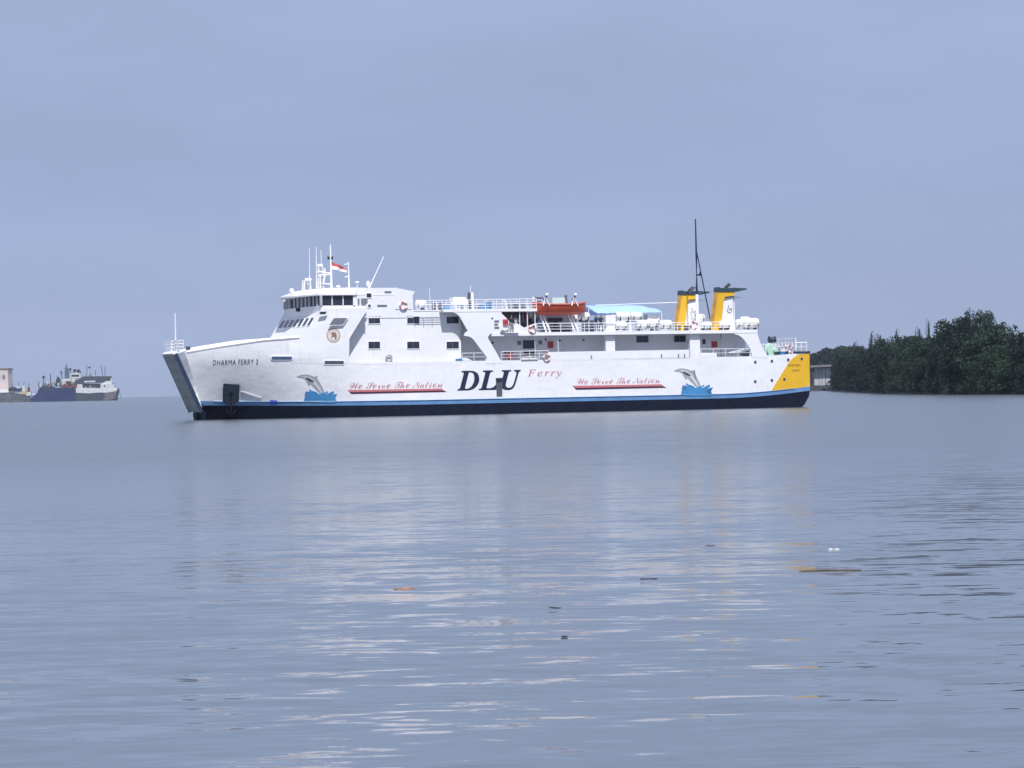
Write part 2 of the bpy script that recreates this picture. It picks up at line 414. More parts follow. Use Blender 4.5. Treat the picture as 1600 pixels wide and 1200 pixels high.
for (a, b) in ((575.5, 593.5), (636, 655), (697.5, 716.5)):
    pxwin(a, b, 494.8, 505.6, Y1); pxwin(a, b, 534, 544.8, Y1)
pxwin(994, 1013, 524.8, 535.3, Y2, frame=SHADEW); pxwin(1053, 1071, 524.2, 534.5, Y2, frame=SHADEW)
pxwin(816.5, 837, 531.5, 545, Y2, frame=SHADEW, mull=0)
pxwin(818, 836, 548.5, 555, Y2, frame=SHADEW)
vw = 0.0
def swin(a, b, c, d, tilt, glass, mull=0):
    x0, z1 = P(a, c, vw); x1, _ = P(b, c, vw); zb = P(a, d, vw)[1]; window(x0, x1, zb, z1, vw - .06, tilt=tilt, glass=glass, mull=mull, fr=.05)
swin(513.5, 535, 497.3, 508, 0.75, GLASSL, 1); swin(498, 508, 487, 491.3, 0.5, GLASS)
# round and small openings
def port(px, py, v, rpx, name='porthole', rim=TRIM):
    x, z = P(px, py, v); r = rpx * .0655
    mb = MB(); mb.lathe([(r + .05, -.03), (r + .05, .0), (r, .0), (r, -.03)], 'y', (x, v, z), 14)
    o = part(mb, name, rim)
    d = MB(); d.lathe([(r, -.045), (r, .0)], 'y', (x, v, z), 14); part(d, 'pane', GLASS, parent=o)
for px, py in ((1180, 565.5), (1206, 564), (1231.5, 562), (1252.5, 560.5), (1180, 596), (1206, 594), (1225.5, 592.5)):
    port(px, py, -.016, 1.6, rim=MGREY)
for px, py, v in ((769.5, 535.5, Y2), (874.5, 532, Y2), (911.5, 531.5, Y2), (852.5, 530.5, Y2)):
    port(px, py, v, 1.8)
port(769, 497, -.02, 1.4)
for px, py in ((811, 536), (844, 535)):
    x, z = P(px, py, Y2); mb = MB(); mb.box(x - .18, x + .18, Y2 - .12, Y2, z - .2, z + .2); part(mb, 'wall_lamp', MGREY)
for px, py, v, w_, h_ in ((789.3, 503.5, -.02, 8, 9), (859.8, 538.5, Y2, 8.5, 10.5), (1116, 538, Y2, 9.5, 9.5)):
    x, z = P(px, py, v); a, b = w_ * .0325, h_ * .0325
    mb = MB(); mb.box(x - a, x + a, v - .16, v - .002, z - b, z + b); mb.box(x - a * .8, x + a * .8, v - .175, v - .16, z - b * .1, z + b * .05, 1)
    part(mb, 'fire_hose_box', [REDP, MAROON])
# doors in the gallery
for a, b, c, d in ((1095, 1103, 524, 556), (1062, 1070, 600, 600)):
    if c == d: continue
    x0, z1 = P(a, c + 2, Y2); x1 = P(b, c, Y2)[0]; z0 = P(a, d, Y2)[1]
    mb = MB(); mb.box(x0 - .05, x1 + .05, Y2 - .05, Y2, z0, z1 + .05); o = part(mb, 'door', SHADEW)
    g = MB(); g.box(x0 + .15, x1 - .1, Y2 - .07, Y2 - .05, z0 + 1.2, z1 - .25); part(g, 'pane', GLASS, parent=o)
# notices by the stairs
for px, py, w_ in ((776, 502, 8), (775, 507, 6), (776, 512, 8)):
    x, z = P(px, py); mb = MB(); mb.box(x - w_ * .032, x + w_ * .032, -.05, -.022, z - .1, z + .1); part(mb, 'notice_board', GLASSL)
x, z = P(789, 517); mb = MB(); mb.prism(PP([(781, 519.5), (784, 515.5), (789, 517), (793, 514.5), (794, 519.5)]), -.2, -.03); part(mb, 'coiled_hose', MGREY)
# shaded passage ends + stern stairs at the after end of the gallery
mb = MB(); x0, z0 = P(1150, 556, .6); x1, z1 = P(1170, 546, .6)
mb.prism(PP([(1134, 557), (1150, 552), (1171, 548), (1171, 558)], 1.0), 1.0, 1.15); part(mb, 'stairway', MGREY)

# railings
def rail(x0, x1, y, z0, z1, bars=3, gap=1.5, r=.03, name='railing', material=TRIM, z0b=None, z1b=None):
    """z0,z1: foot and top at x0; z0b,z1b the same at x1"""
    z0b = z0 if z0b is None else z0b; z1b = z1 if z1b is None else z1b
    mb = MB(); n = max(1, round(abs(x1 - x0) / gap))
    for i in range(n + 1):
        t = i / n; x = x0 + (x1 - x0) * t
        mb.tube([(x, y, z0 + (z0b - z0) * t), (x, y, z1 + (z1b - z1) * t)], r, 5)
    for k in range(bars):
        f = (k + 1) / bars
        mb.tube([(x0, y, z0 + (z1 - z0) * f), (x1, y, z0b + (z1b - z0b) * f)], r * (1.1 if k == bars - 1 else .8), 5)
    return part(mb, name, material)
def pxrail(a, pa, b, pb, v, foot, bars=3, gap=1.5, r=.03, **k):
    x0, z1 = P(a, pa, v); x1, z1b = P(b, pb, v)
    return rail(x0, x1, v, foot, z1, bars, gap, r, z1b=z1b, **k)
pxrail(839, 505.5, 1183, 503, .1, stz, 3, 1.3, .035)
for y in (BEAM - .1,): rail(P(839, 505, y)[0], P(1160, 505, y)[0], y, stz, stz + 1.05, 3, 1.3, .035)
pxrail(650, 470, 838, 467, .15, rtz, 4, 0.9, .035)
pxrail(650, 470, 838, 467, 12.8, rtz, 3, 1.1, .03)
pxrail(722, 552, 759, 551.5, .1, zM, 2, 1.4, .03)
pxrail(783, 549.5, 857, 548, .08, zM, 3, 1.0, .03)
pxrail(1095, 545.5, 1172, 545, .1, zM, 2, 1.6, .03)
pxrail(1139, 551, 1172, 544, .5, zM + .4, 2, 1.6, .04)
# aft mooring deck rails
zA = P(1230, 553)[1]
xsr = P(1218, 530, 1.0)[0]
for y, a in ((.15, 1243), (12.85, 1214)):
    x0 = P(a, 540, y)[0]; rail(x0, XS - .2, y, zA - .2, zA + 1.15, 3, .8, .04)
mb = MB()
for i in range(12):
    y = .2 + i * (12.6 / 11); mb.tube([(XS - .2, y, zA - .2), (XS - .2, y, zA + 1.25)], .05, 5)
for k in range(3): mb.tube([(XS - .2, .2, zA + .2 + .5 * k), (XS - .2, 12.8, zA + .2 + .5 * k)], .045, 5)
part(mb, 'railing', TRIM)
# big tubular frame at the very stern (ramp gallows)
mb = MB()
for y in (.7, 7.1):
    xa = P(1232, 530, y)[0]
    mb.tube([(XS - 1.2, y, zA - .3), (XS - 1.2, y, zA + 1.6)], .07, 6)
for k in range(9): mb.tube([(XS - 1.2, .7 + .8 * k, zA - .3), (XS - 1.2, .7 + .8 * k, zA + 1.6)], .06, 5)
mb.tube([(XS - 1.2, .7, zA + 1.6), (XS - 1.2, 7.1, zA + 1.6)], .06, 5); mb.tube([(XS - 1.2, .7, zA + .8), (XS - 1.2, 7.1, zA + .8)], .08, 5)
part(mb, 'stern_gallows', TRIM)

# bow ramp ---------------------------------------------------------
RY0, RY1 = 4.35, 8.65
RTX, RTZ = P(277, 552.5, RY0); RBX, RBZ = P(317, 641.5, RY0)
d_ = Vector((RTX - RBX, 0, RTZ - RBZ)); rl = d_.length; d_.normalize(); n_ = Vector((-d_.z, 0, d_.x))
def rp(y, b, o): return Vector((RBX, y, RBZ)) + d_ * b + n_ * o
def tp(y, b): return 6.5 + (y - 6.5) * (RY1 - RY0) / 6.1
def slab_r(mb, y0, y1, b0, b1, o0, o1, mi=0):
    q = [rp(tp(y, b), b, o) for o in (o0, o1) for y, b in ((y0, b0), (y1, b0), (y1, b1), (y0, b1))]
    mb.add(q, [(0, 1, 2, 3), (7, 6, 5, 4), (0, 4, 5, 1), (1, 5, 6, 2), (2, 6, 7, 3), (3, 7, 4, 0)], mi)
mb = MB(); slab_r(mb, 3.45, 9.55, -.02, rl + .05, .06, .34, 0)
ramp_o = part(mb, 'bow_ramp', RAMPG)
REDGE = mat('ramp edge blue', (.012, .032, .08), .5, var=.3)
for a_, b_ in ((3.38, 3.445), (9.555, 9.62)):
    mb = MB(); slab_r(mb, a_, b_, -.1, rl - .02, .02, .36, 0); part(mb, 'ramp_edge', REDGE, parent=ramp_o)
for i in range(6):
    mb = MB(); b = .6 + i * (rl - 1.2) / 5; slab_r(mb, 3.6, 9.4, b, b + .1, .345, .40); part(mb, 'cross_beam', RAMPG, parent=ramp_o)
# white cheek plates between the ramp and the shell plating
for sb in (False, True):
    mb = MB(); k_ = 8; A_ = []; B2 = []
    for i in range(k_ + 1):
        f_ = .06 + .94 * i / k_; a = rp(RY0, rl * f_, -.02); z_ = ZBOT + (ZTOP - ZBOT) * f_; x_ = xbow(z_) + .02
        A_.append((a.x, a.y, a.z)); B2.append((x_, side(x_, z_), z_))
    vs_ = A_ + B2
    if sb: vs_ = [(x, BEAM - y, z) for x, y, z in vs_]
    mb.add(vs_, [(i, i + 1, k_ + 2 + i, k_ + 1 + i) for i in range(k_)])
    part(mb, 'ramp_cheek', TRIM)
mb = MB(); mb.add([(A_[-1][0], RY0, RTZ), (A_[-1][0], RY1, RTZ), (XTOP + .1, BEAM - 3.6, ZTOP - .03), (XTOP + .1, 3.6, ZTOP - .03)], [(0, 1, 2, 3)]); part(mb, 'bow_platform', TRIM)
mb = MB(); slab_r(mb, 3.3, 9.7, rl + .07, rl + .22, -.3, .42); part(mb, 'ramp_top_beam', TRIM)
mb = MB()
for y in (4.9, 6.5, 8.0):
    part(MB().lathe([(.26, -.3), (.26, .3)], 'y', (XBOT - .2, y, 1.4), 10), 'ramp_hinge', BLACK)
mb = MB()
xf = P(303, 648, 7.6)[0]; mb = MB(); mb.prism([(xf + .25, -1), (xf, .55), (xf + .15, 1.0), (XBOT + .35, 1.05), (XBOT + .35, -1)], 5.0, 8.0); part(mb, 'bow_fender', NAVY)
# bow railing platforms and jackstaff
zt = ZTOP + .15
XR = RTX + .3
for (y0, y1, nm) in ((4.0, 5.2, 'bow_railing'), (6.6, 9.0, 'bow_railing')):
    mb = MB()
    for x in (XR - .3, XR + .25):
        for k in range(4):
            y = y0 + (y1 - y0) * k / 3; mb.tube([(x, y, zt), (x, y, zt + .98)], .035, 5)
        for k in range(3): mb.tube([(x, y0, zt + .32 + .32 * k), (x, y1, zt + .32 + .32 * k)], .035, 5)
    for y in (y0, y1):
        for k in range(3): mb.tube([(XR - .3, y, zt + .32 + .32 * k), (XR + .25, y, zt + .32 + .32 * k)], .035, 5)
    part(mb, nm, TRIM)
xj, zj = P(273.5, 489, 5.3); mb = MB(); mb.tube([(xj, 5.3, zt - .2), (xj, 5.3, zj)], .075, 6, r2=.05); part(mb, 'jackstaff', TRIM)
mb = MB(); xq = XTOP + .3; mb.box(xq, xq + .35, 3.7, 4.1, zt - .1, zt + .35); part(mb, 'bow_bollard', DGREY)

# slots, anchor pocket, pilot door ---------------------------------
def hplate(name, pts, off=.012, th=.03, material=INK, zref=3.0, label=None, parent=None, mirror=False):
    q = PP(pts, side)
    if mirror: skin_part(name, q, off, th, material, sb=True)
    return skin_part(name, q, off, th, material, parent, label)
def rrect(x0, y0, x1, y1, r=1.5, skew=0):
    pts = []
    for cx, cy, a0 in ((x1 - r, y0 + r, -90), (x1 - r, y1 - r, 0), (x0 + r, y1 - r, 90), (x0 + r, y0 + r, 180)):
        for k in range(4):
            a = R(a0 + 30 * k); pts.append((cx + r * math.cos(a) + skew * (cx - x0), cy + r * math.sin(a)))
    return pts
o = hplate('fairlead', rrect(422.5, 556, 457.5, 563, 3), .012, .05, TRIM, 5)
hplate('fairlead_opening', rrect(424, 557.2, 456, 561.8, 2.2), .07, .012, mat('slot blue grey', (.06, .10, .19), .4), 5, parent=o)
o = hplate('fairlead', rrect(505.5, 562.8, 538, 570, 1.5), .012, .04, TRIM, 5)
hplate('fairlead_opening', rrect(507, 564, 536.8, 568.6, 1), .06, .012, DGREY, 5, parent=o)
# anchor pocket (a dark box let into the flare) with the stockless anchor hanging in it
sdp = lambda x: side(x, 3)
q = PP([(347, 599.5), (371, 601), (370, 626), (364, 632), (354, 632), (347.5, 627)], lambda x: side(x, 2.5))
o = part(MB().prism(q, lambda x: side(x, 4) - .02, lambda x: side(x, 4) + .5), 'anchor_pocket', mat('pocket paint', (.010, .018, .034), .7, spec=.15, var=.2))
xa, za = P(360, 628, lambda x: side(x, 4)); ya = side(xa, 4) - .16
mb = MB(); mb.tube([(xa, ya, za + 1.0), (xa, ya, za - 1.1)], .07, 6); mb.tube([(xa - .5, ya, za - .75), (xa - .28, ya, za - 1.15), (xa, ya, za - 1.25), (xa + .28, ya, za - 1.15), (xa + .5, ya, za - .75)], .08, 6)
mb.tube([(xa - .22, ya, za + .9), (xa + .22, ya, za + .9)], .05, 6); part(mb, 'anchor', mat('rusty iron', (.012, .008, .011), .9, var=.4, spec=.05), parent=o)
hplate('white_stripe', [(376, 612.5), (380, 612.3), (408, 621.2), (404, 622.5)], .05, .03, TRIM, 2.4)
hplate('blue_hatch', [(421.5, 625.5), (433, 625.8), (433, 631.5), (421.5, 631)], .03, .03, BBLUE, 1.7)
o = hplate('pilot_door', [(774.5, 590.5), (785, 590.3), (784.5, 619), (776, 619.3)], .012, .03, mat('worn door grey', (.085, .09, .115), .6, var=.2, streak=.4))
hplate('pilot_door_recess', [(775.2, 591.5), (784.3, 591.2), (784, 597), (775.6, 597.3)], .05, .01, BLACK, parent=o)
# hull seams and scuppers
for a, b, c, d in ((560, 568.8, 690, 567.8), (862, 563.2, 1078, 559.6)):
    hplate('plating_seam', [(a, b), (c, d), (c, d + .6), (a, b + .6)], .002, .01, SHADEW)
for px, py in ((924, 558), (1033.5, 556.2), (1060, 556), (1069.5, 556)):
    hplate('scupper', [(px - .9, py - 3), (px + .9, py - 3), (px + .9, py + 2.5), (px - .9, py + 2.5)], .03, .01, MGREY)
# yellow quarter panel
YP = [(1204, 612.4), (1216.5, 592), (1233, 565.5), (1238, 560), (1244, 556), (1249, 553.8), (1264.6, 551.6), (1265.2, 603), (1235, 608.7)]
hplate('yellow_quarter', YP, .004, .008, YELLOW, mirror=True)
xt, zt_ = P(1265, 575)
mb = MB(); mb.box(XS - .02, XS + .14, .1, BEAM - .1, blue_top(XS), deck_z(XS) + .05); part(mb, 'stern_ramp', mat('green grey transom', (.04, .055, .05), .6, var=.2))
mb = MB(); zc = deck_z(XS); mb.box(XS - 1.6, XS + .05, -.1, .5, zc, zc + .16); part(mb, 'quarter_roller', BLACK)

# lettering --------------------------------------------------------
def text_mesh(s, shear=0.0, spacing=1.0, bold=0.0):
    cu_ = bpy.data.curves.new('t', 'FONT'); cu_.body = s; cu_.size = 1; cu_.extrude = 0.0; cu_.shear = shear; cu_.space_character = spacing; cu_.offset = bold; cu_.resolution_u = 4
    ob = bpy.data.objects.new('t', cu_); col.objects.link(ob)
    dg = bpy.context.evaluated_depsgraph_get(); me = bpy.data.meshes.new_from_object(ob.evaluated_get(dg))
    bpy.data.objects.remove(ob); bpy.data.curves.remove(cu_)
    return me
def lettering(s, a, b, c, d, material, v=0.0, off=.02, name='lettering', label=None, rise=0.0, **k):
    """text fitted between the surveyed corners (a,c)-(b,d) on the plating"""
    me = text_mesh(s, **k); xs = [p.co.x for p in me.vertices]; ys = [p.co.y for p in me.vertices]
    if not xs: return None
    vf = v if callable(v) else (lambda x: v)
    X0, Z1 = P(a, c, v); X1, _ = P(b, c, v); Z0 = P(a, d, v)[1]
    mx0, mx1, my0, my1 = min(xs), max(xs), min(ys), max(ys)
    for p in me.vertices:
        x = X0 + (p.co.x - mx0) / (mx1 - mx0) * (X1 - X0); z = Z0 + (p.co.y - my0) / (my1 - my0) * (Z1 - Z0) + rise * (x - X0)
        p.co = (x, side(x, z) - off, z)
    me.materials.clear(); me.materials.append(material)
    o = bpy.data.objects.new(name, me); col.objects.link(o); o.parent = ferry
    if label: o['label'] = label
    return o
def alphabet(s, cap, low, fix={}):
    r = ''
    for ch in s:
        if ch in fix: r += chr(fix[ch])
        elif 'A' <= ch <= 'Z': r += chr(cap + ord(ch) - 65)
        elif 'a' <= ch <= 'z': r += chr(low + ord(ch) - 97)
        else: r += ch
    return r
def boldit(s): return alphabet(s, 0x1D468, 0x1D482)
def italic(s): return alphabet(s, 0x1D434, 0x1D44E, {'h': 0x210E})
def script(s): return alphabet(s, 0x1D49C, 0x1D4B6, {'e': 0x212F, 'o': 0x2134, 'g': 0x210A})
hy = lambda x: side(x, 3)
lettering(boldit('DLU'), 714, 813.5, 579.5, 611, INK, label='bold italic DLU lettering amidships', spacing=1.05, bold=.013)
lettering(italic('Ferry'), 823.5, 877.5, 577.5, 591.5, INKR, label='red slanted Ferry lettering after the big letters', spacing=1.25, off=.02)
lettering(script('We Serve The Nation'), 547, 691, 598, 608, INKR, label='slogan in red script by the forward dolphin', off=.02)
lettering(script('We Serve The Nation'), 901, 1030.5, 591.5, 601, INKR, label='slogan in red script by the after dolphin', off=.02)
lettering('DHARMA FERRY 2', 333, 403.5, 562.5, 570.5, INK, v=side, off=.025, label='ship name on the bow', spacing=1.15)
lettering('DHARMA FERRY 2', 1231, 1251.5, 569.2, 572.6, BROWN, off=.03, label='ship name on the quarter')
lettering('SURABAYA', 1237.5, 1249.5, 577.4, 580.2, BROWN, off=.03, label='port of registry on the quarter')
for dx, dy, sc in ((0, 0, 1), (351.5, -6.6, .945)):
    X = lambda p: (543 + dx + (p[0] - 543) * sc, 609.3 + dy + (p[1] - 609.3))
    o = hplate('banner', [X(p) for p in ((543, 609.3), (690, 606.9), (693, 609.8), (546, 612.7))], .012, .01, SALMON)
    hplate('banner_lower_stripe', [X(p) for p in ((546, 612.7), (693, 609.8), (698, 612.4), (549, 615.6))], .012, .01, MAROON, parent=o)  # dark maroon lower stripe of the two-tone banner
# dolphins
DOL = [(463, 588.6), (467, 587), (470, 585.6), (475, 584.7), (481, 585.2), (487, 586.8), (491, 588.8), (497, 587.4), (495, 591.5), (499, 596.5), (503, 604), (506.5, 612), (508, 617), (502.5, 618), (497, 612), (490, 605), (485, 600), (482.5, 603), (479.5, 597.5), (477, 593), (472, 590.3), (467, 589.8)]
BEL = [(477, 590), (481, 590.2), (487, 593.2), (491, 596.2), (489, 597.2), (484, 596), (479.5, 593.2)]
PAL = [(470, 587.6), (477, 587.5), (485, 590), (493, 596), (500, 606), (503.5, 614), (501.5, 614), (496, 606.5), (490, 598.5), (483, 592), (476, 589.2)]
SPL = [(474.5, 627), (476, 620.5), (482, 617.6), (477.5, 615.2), (486, 615.6), (479, 611.3), (489, 613.4), (482.5, 609.4), (493, 612), (499, 616.4), (506, 612.8), (509, 617), (516, 615), (521, 611.8), (522, 613.4), (515, 617.8), (523, 615.6), (525.5, 616.8), (517, 620.6), (523.5, 622), (527, 628), (520, 630), (500, 629.2), (485, 629)]
for base in (0, 1):
    if base: f = lambda p: (1052.5 + (p[0] - 463) * .965, 579.4 + (p[1] - 588.6) * .99 - (p[0] - 463) * .012)
    else: f = lambda p: p
    o = hplate('dolphin_mural', [f(p) for p in DOL], .012, .008, GREYP)
    hplate('pale_flank', [f(p) for p in PAL], .02, .006, PALEG, parent=o)
    hplate('dark_belly', [f(p) for p in BEL], .026, .006, DGREY, parent=o)
    hplate('splash_mural', [f(p) for p in SPL], .022 if base else .03, .01, SPLASH)
    for (ax_, ay_, bx_, by_) in ((477, 612.5, 490, 618), (476, 616, 486, 619.5), (483, 609, 494, 615.5), (508, 618, 521, 611.5), (512, 620.5, 526, 616), (505, 616, 512, 611.8), (476.5, 621.5, 486, 621.5)):
        dx_, dy_ = bx_ - ax_, by_ - ay_; l_ = math.hypot(dx_, dy_); nx_, ny_ = -dy_ / l_ * .85, dx_ / l_ * .85
        hplate('splash_ray', [f((ax_ + nx_, ay_ + ny_)), f((bx_ + nx_, by_ + ny_)), f((bx_ - nx_, by_ - ny_)), f((ax_ - nx_, ay_ - ny_))], .034, .008, SPLASH)
# round emblem on the forward plating
def disc(px, py, r0, r1, off, material, name, parent=None, lab=None, v=side):
    x, z = P(px, py, v); y = None
    mb = MB(); n = 28; a, b = r0 * .064, r1 * .064
    vs_ = []
    for r in (b, a) if a > 0 else (b,):
        vs_ += [(x + r * math.cos(2 * math.pi * j / n), side(x + r * math.cos(2 * math.pi * j / n), 6) - off - .03, z + r * math.sin(2 * math.pi * j / n)) for j in range(n)]
    if a > 0: mb.add(vs_, [(j, (j + 1) % n, n + (j + 1) % n, n + j) for j in range(n)])
    else: mb.add(vs_, [tuple(range(n))])
    return part(mb, name, material, parent=parent, label=lab)
o = disc(521, 524, 0, 9.2, .02, CREAM, 'round_emblem')
disc(521, 524, 9.2, 11, .024, GOLD, 'emblem_ring', o)
disc(521, 524, 7.0, 7.7, .028, GOLD, 'emblem_ring', o)
x, z = P(521, 524, side0); y = side0(x) - .09
mb = MB().add([(x + a * .064, y, z + b * .064) for a, b in ((-4.5, 3), (-2, 5), (3, 4.6), (5, 1), (4.4, -5.2), (1, -6), (2, -2), (-1, -1.2), (-2.6, -3.4), (-4, -2.6), (-2, 1.2))], [tuple(range(11))])
part(mb, 'emblem_figure', mat('emblem brown', (.26, .17, .13), .5), parent=o)

# bridge -----------------------------------------------------------
vb = .25
xb1, zb1 = P(501, 462, vb); zwin0 = P(501, 477.5, vb)[1]; zbb = P(501, 484, vb)[1]
zroof = P(560, 449.5, vb)[1]; zbrim = P(530, 461.3, vb)[1]
xbf = P(478, 478, 3.2)[0] + .35; xaft = P(645, 470, vb)[0]; xba = P(553, 470, vb)[0]; xbk = P(572, 480, vb)[0]; xaft = P(645, 470, 1.2)[0]
VA = Y1 - .05
def plan(o, xa, ins=0): return [(xbf - o, 3.2 - ins * 0), (xb1 - o * .7, vb - o * .25), (min(xa, xbk), vb - o * .25), (min(xa, xbk), VA), (xa + .01, VA), (xa + .01, BEAM - VA), (min(xa, xbk), BEAM - VA), (min(xa, xbk), BEAM - vb + o * .25), (xb1 - o * .7, BEAM - vb + o * .25), (xbf - o, BEAM - 3.2)]
def storey(name, pl_, z0, z1, material, pl2=None):
    n = len(pl_); pl2 = pl2 or pl_
    mb = MB().add([(x, y, z0) for x, y in pl_] + [(x, y, z1) for x, y in pl2], [tuple(range(n)), tuple(range(2 * n - 1, n - 1, -1))] + [(i, (i + 1) % n, (i + 1) % n + n, i + n) for i in range(n)])
    return part(mb, name, material)
storey('bridge_lower_wall', plan(0, xaft), f1z - 1.0, zwin0, WHITE)
storey('bridge_window_band', plan(-.12, xba), zwin0, zbrim, GLASS)
mb = MB(); mb.box(xba + .02, xbk, vb, BEAM - vb, zwin0, zbrim); mb.box(xbk, xaft, VA, BEAM - VA, zwin0, zbrim); part(mb, 'bridge_aft_wall', WHITE)
# brim and roof
brim = [(xbf - 1.4, 6.4), (xbf + .1, .6), (xbf + .6, .0), (xba, .0), (xba + .4, .23), (xbk, .23), (xbk, VA - .02), (xaft - .1, VA - .02), (xaft - .1, BEAM - VA), (xbk, BEAM - VA), (xbk, BEAM - .23), (xba, BEAM), (xbf + .1, BEAM - .6), (xbf - 1.4, BEAM - 3.2)]
xrf = P(620, 449, VA)[0]
roofp = [(xbf + .3, 5.6), (xbf + .9, 1.2), (xbf + 1.3, .6), (xba, .5), (xba + .4, .3), (xbk, .3), (xbk, VA), (xrf, VA), (xrf, BEAM - VA), (xbk, BEAM - VA), (xbk, BEAM - .3), (xba, BEAM - .5), (xbf + 1.0, BEAM - 1.0), (xbf + .5, BEAM - 3.6)]
storey('bridge_brim', brim, zbrim, zbrim + .14, TRIM)
storey('bridge_roof', [(p[0] + (.25 if p[0] < xb1 else 0), p[1] + (.02 if p[1] < 6 else -.02)) for p in brim], zbrim + .14, zroof, WHITE, roofp)
# the flared after corner of the house
mb = MB(); mb.prism(PP([(617, 449.5), (648, 455.5), (644.5, 461.5), (643.5, 483), (617, 483)], VA), VA - .05, VA + .2); part(mb, 'wing_plating', WHITE)
# mullions of the bridge windows
mb = MB(); pl_ = plan(-.04, xba)
segs = [(pl_[0], pl_[1], 3), (pl_[1], pl_[2], 3), (pl_[9], pl_[0], 5), (pl_[8], pl_[9], 3)]
for a, b, n in segs:
    for i in range(n + 1):
        t = i / n; x = a[0] + (b[0] - a[0]) * t; y = a[1] + (b[1] - a[1]) * t
        p_ = MB(); r_ = .11 if i in (0, n) else .05
        p_.box(x - r_, x + r_, y - r_, y + r_, zwin0, zbrim); part(p_, 'window_post', TRIM if b is pl_[2] else SHADEW)
# small things on the bridge house
for (a, b, c, d) in ((572.5, 580, 458.5, 465), (575, 579, 476, 480)):
    pxwin(a, b, c, d, VA, mull=0)
for px, w_ in ((560, 2.5), (567, 6), (572, 4)):
    x, z = P(px, 471, vb); mb = MB(); mb.box(x - w_ * .03, x + w_ * .03, vb - .12, vb, z - .25, z + .3); part(mb, 'wall_fitting', MGREY)
x, z = P(597, 477.5, VA); mb = MB(); mb.box(x - .5, x + .5, VA - .05, VA, z - .08, z + .08); part(mb, 'wall_fitting', GLASSL)
x, z = P(606, 455.5, VA); mb = MB(); mb.box(x - .35, x + .35, VA - .1, VA, z - .05, z + .05); part(mb, 'wall_fitting', MGREY)
mb = MB(); x, z = P(461, 484, 6.5); mb.lathe([(.02, -.3), (.2, -.25), (.2, .1)], 'x', (xbf - .1, 6.5, z), 10); part(mb, 'searchlight', BLACK)
x, z = P(598, 450, 1.5); mb = MB()
mb.tube([(P(598, 470, VA)[0], VA - .05, P(604, 470, VA)[1]), (P(598, 450, VA)[0], VA - .05, P(604, 452, VA)[1])], .025, 5); part(mb, 'ladder_rail', SHADEW)

# bridge-top gear
def antenna(px0, py0, px1, py1, v, r=.05, name='whip_antenna', material=TRIM):
    a = P(px0, py0, v); b = P(px1, py1, v)
    mb = MB(); mb.tube([(a[0], v, a[1]), (b[0], v, b[1])], r, 6, r2=r * .6); return part(mb, name, material)
antenna(484, 452, 483.2, 386, 6, .045); antenna(494.5, 450, 494, 386, 5, .06); antenna(502.5, 450, 501.5, 390, 7, .05)
mast2 = antenna(518, 452, 516, 382, 4.5, .12, 'signal_mast')
antenna(545.5, 450, 544.3, 409, 2.5, .09, 'signal_pole')
antenna(577, 450, 599.5, 401, 1.5, .075); antenna(735.5, 470, 735, 447, 6, .04); antenna(672, 480, 671, 449, 3, .03)
def bars(pts, v, r, name, parent=None, material=TRIM):
    mb = MB()
    for (a, b, c, d) in pts:
        p, q = P(a, b, v), P(c, d, v); mb.tube([(p[0], v, p[1]), (q[0], v, q[1])], r, 6)
    return part(mb, name, material, parent=parent)
bars([(496, 424.5, 517, 427), (497, 430, 516, 429), (508, 419, 506.5, 432), (500, 430, 500.5, 450), (508, 430, 505, 443), (505, 443, 517, 444)], 4.5, .07, 'crosstree', mast2)
bars([(538, 413.5, 545, 412), (539, 433, 545, 431.5)], 2.5, .05, 'signal_arm')
bars([(513, 402, 519, 402)], 4.5, .06, 'signal_arm', mast2)
for px, py in ((513.3, 403), (518.6, 403)):
    x, z = P(px, py, 4.5); mb = MB(); mb.lathe([(.12, -.15), (.12, .15)], 'z', (x, 4.5, z), 8); part(mb, 'mast_light', BLACK, parent=mast2)
for px, py, v, ww in ((498.5, 414.5, 5, 4.5), (480.5, 436.5, 6, 5)):
    x, z = P(px, py, v); mb = MB(); mb.box(x - ww * .065, x + ww * .065, v - .3, v + .3, z - .12, z + .12)
    mb.tube([(x, v, z - .1), (x, v, z - .5)], .12, 8); o = part(mb, 'radar_scanner', TRIM)
x, z = P(479, 449, 6); mb = MB(); zz = P(480, 438, 6)[1]
for dx in (-.35, .35):
    for dy in (-.3, .3): mb.tube([(x + dx, 6 + dy, z - .3), (x + dx * .8, 6 + dy, zz)], .07, 5)
part(mb, 'radar_tower', SHADEW)
x, z = P(500, 449, 5); zz = P(500, 417, 5)[1]; mb = MB()
for dx in (-.3, .3):
    for dy in (-.3, .3): mb.tube([(x + dx, 5 + dy, z - .2), (x + dx * .8, 5 + dy, zz)], .06, 5)
for k in range(5): mb.box(x - .3, x + .3, 4.7, 5.3, z + .4 * k, z + .4 * k + .04)
part(mb, 'radar_tower', TRIM)
x, z = P(455.5, 455, 6.5); mb = MB(); mb.ball((x, 6.5, z), .26, .26, .3); mb.tube([(x, 6.5, z - .2), (x, 6.5, z - .8)], .06, 6); part(mb, 'dome_light', CANI, True)
x, z = P(528.5, 449, 3); mb = MB(); mb.tube([(x, 3, z - .4), (x, 3, z + .1)], .05, 6); mb.lathe([(.1, 0), (.25, .1), (.25, .16), (.05, .22)], 'z', (x, 3, z), 10); part(mb, 'gps_dome', CANI, True)
x, z = P(576, 445, 2); mb = MB(); mb.tube([(x, 2, z - .5), (x, 2, z)], .1, 6); mb.ball((x - .05, 2, z + .1), .22, .2, .3); part(mb, 'searchlight', CANI, True)
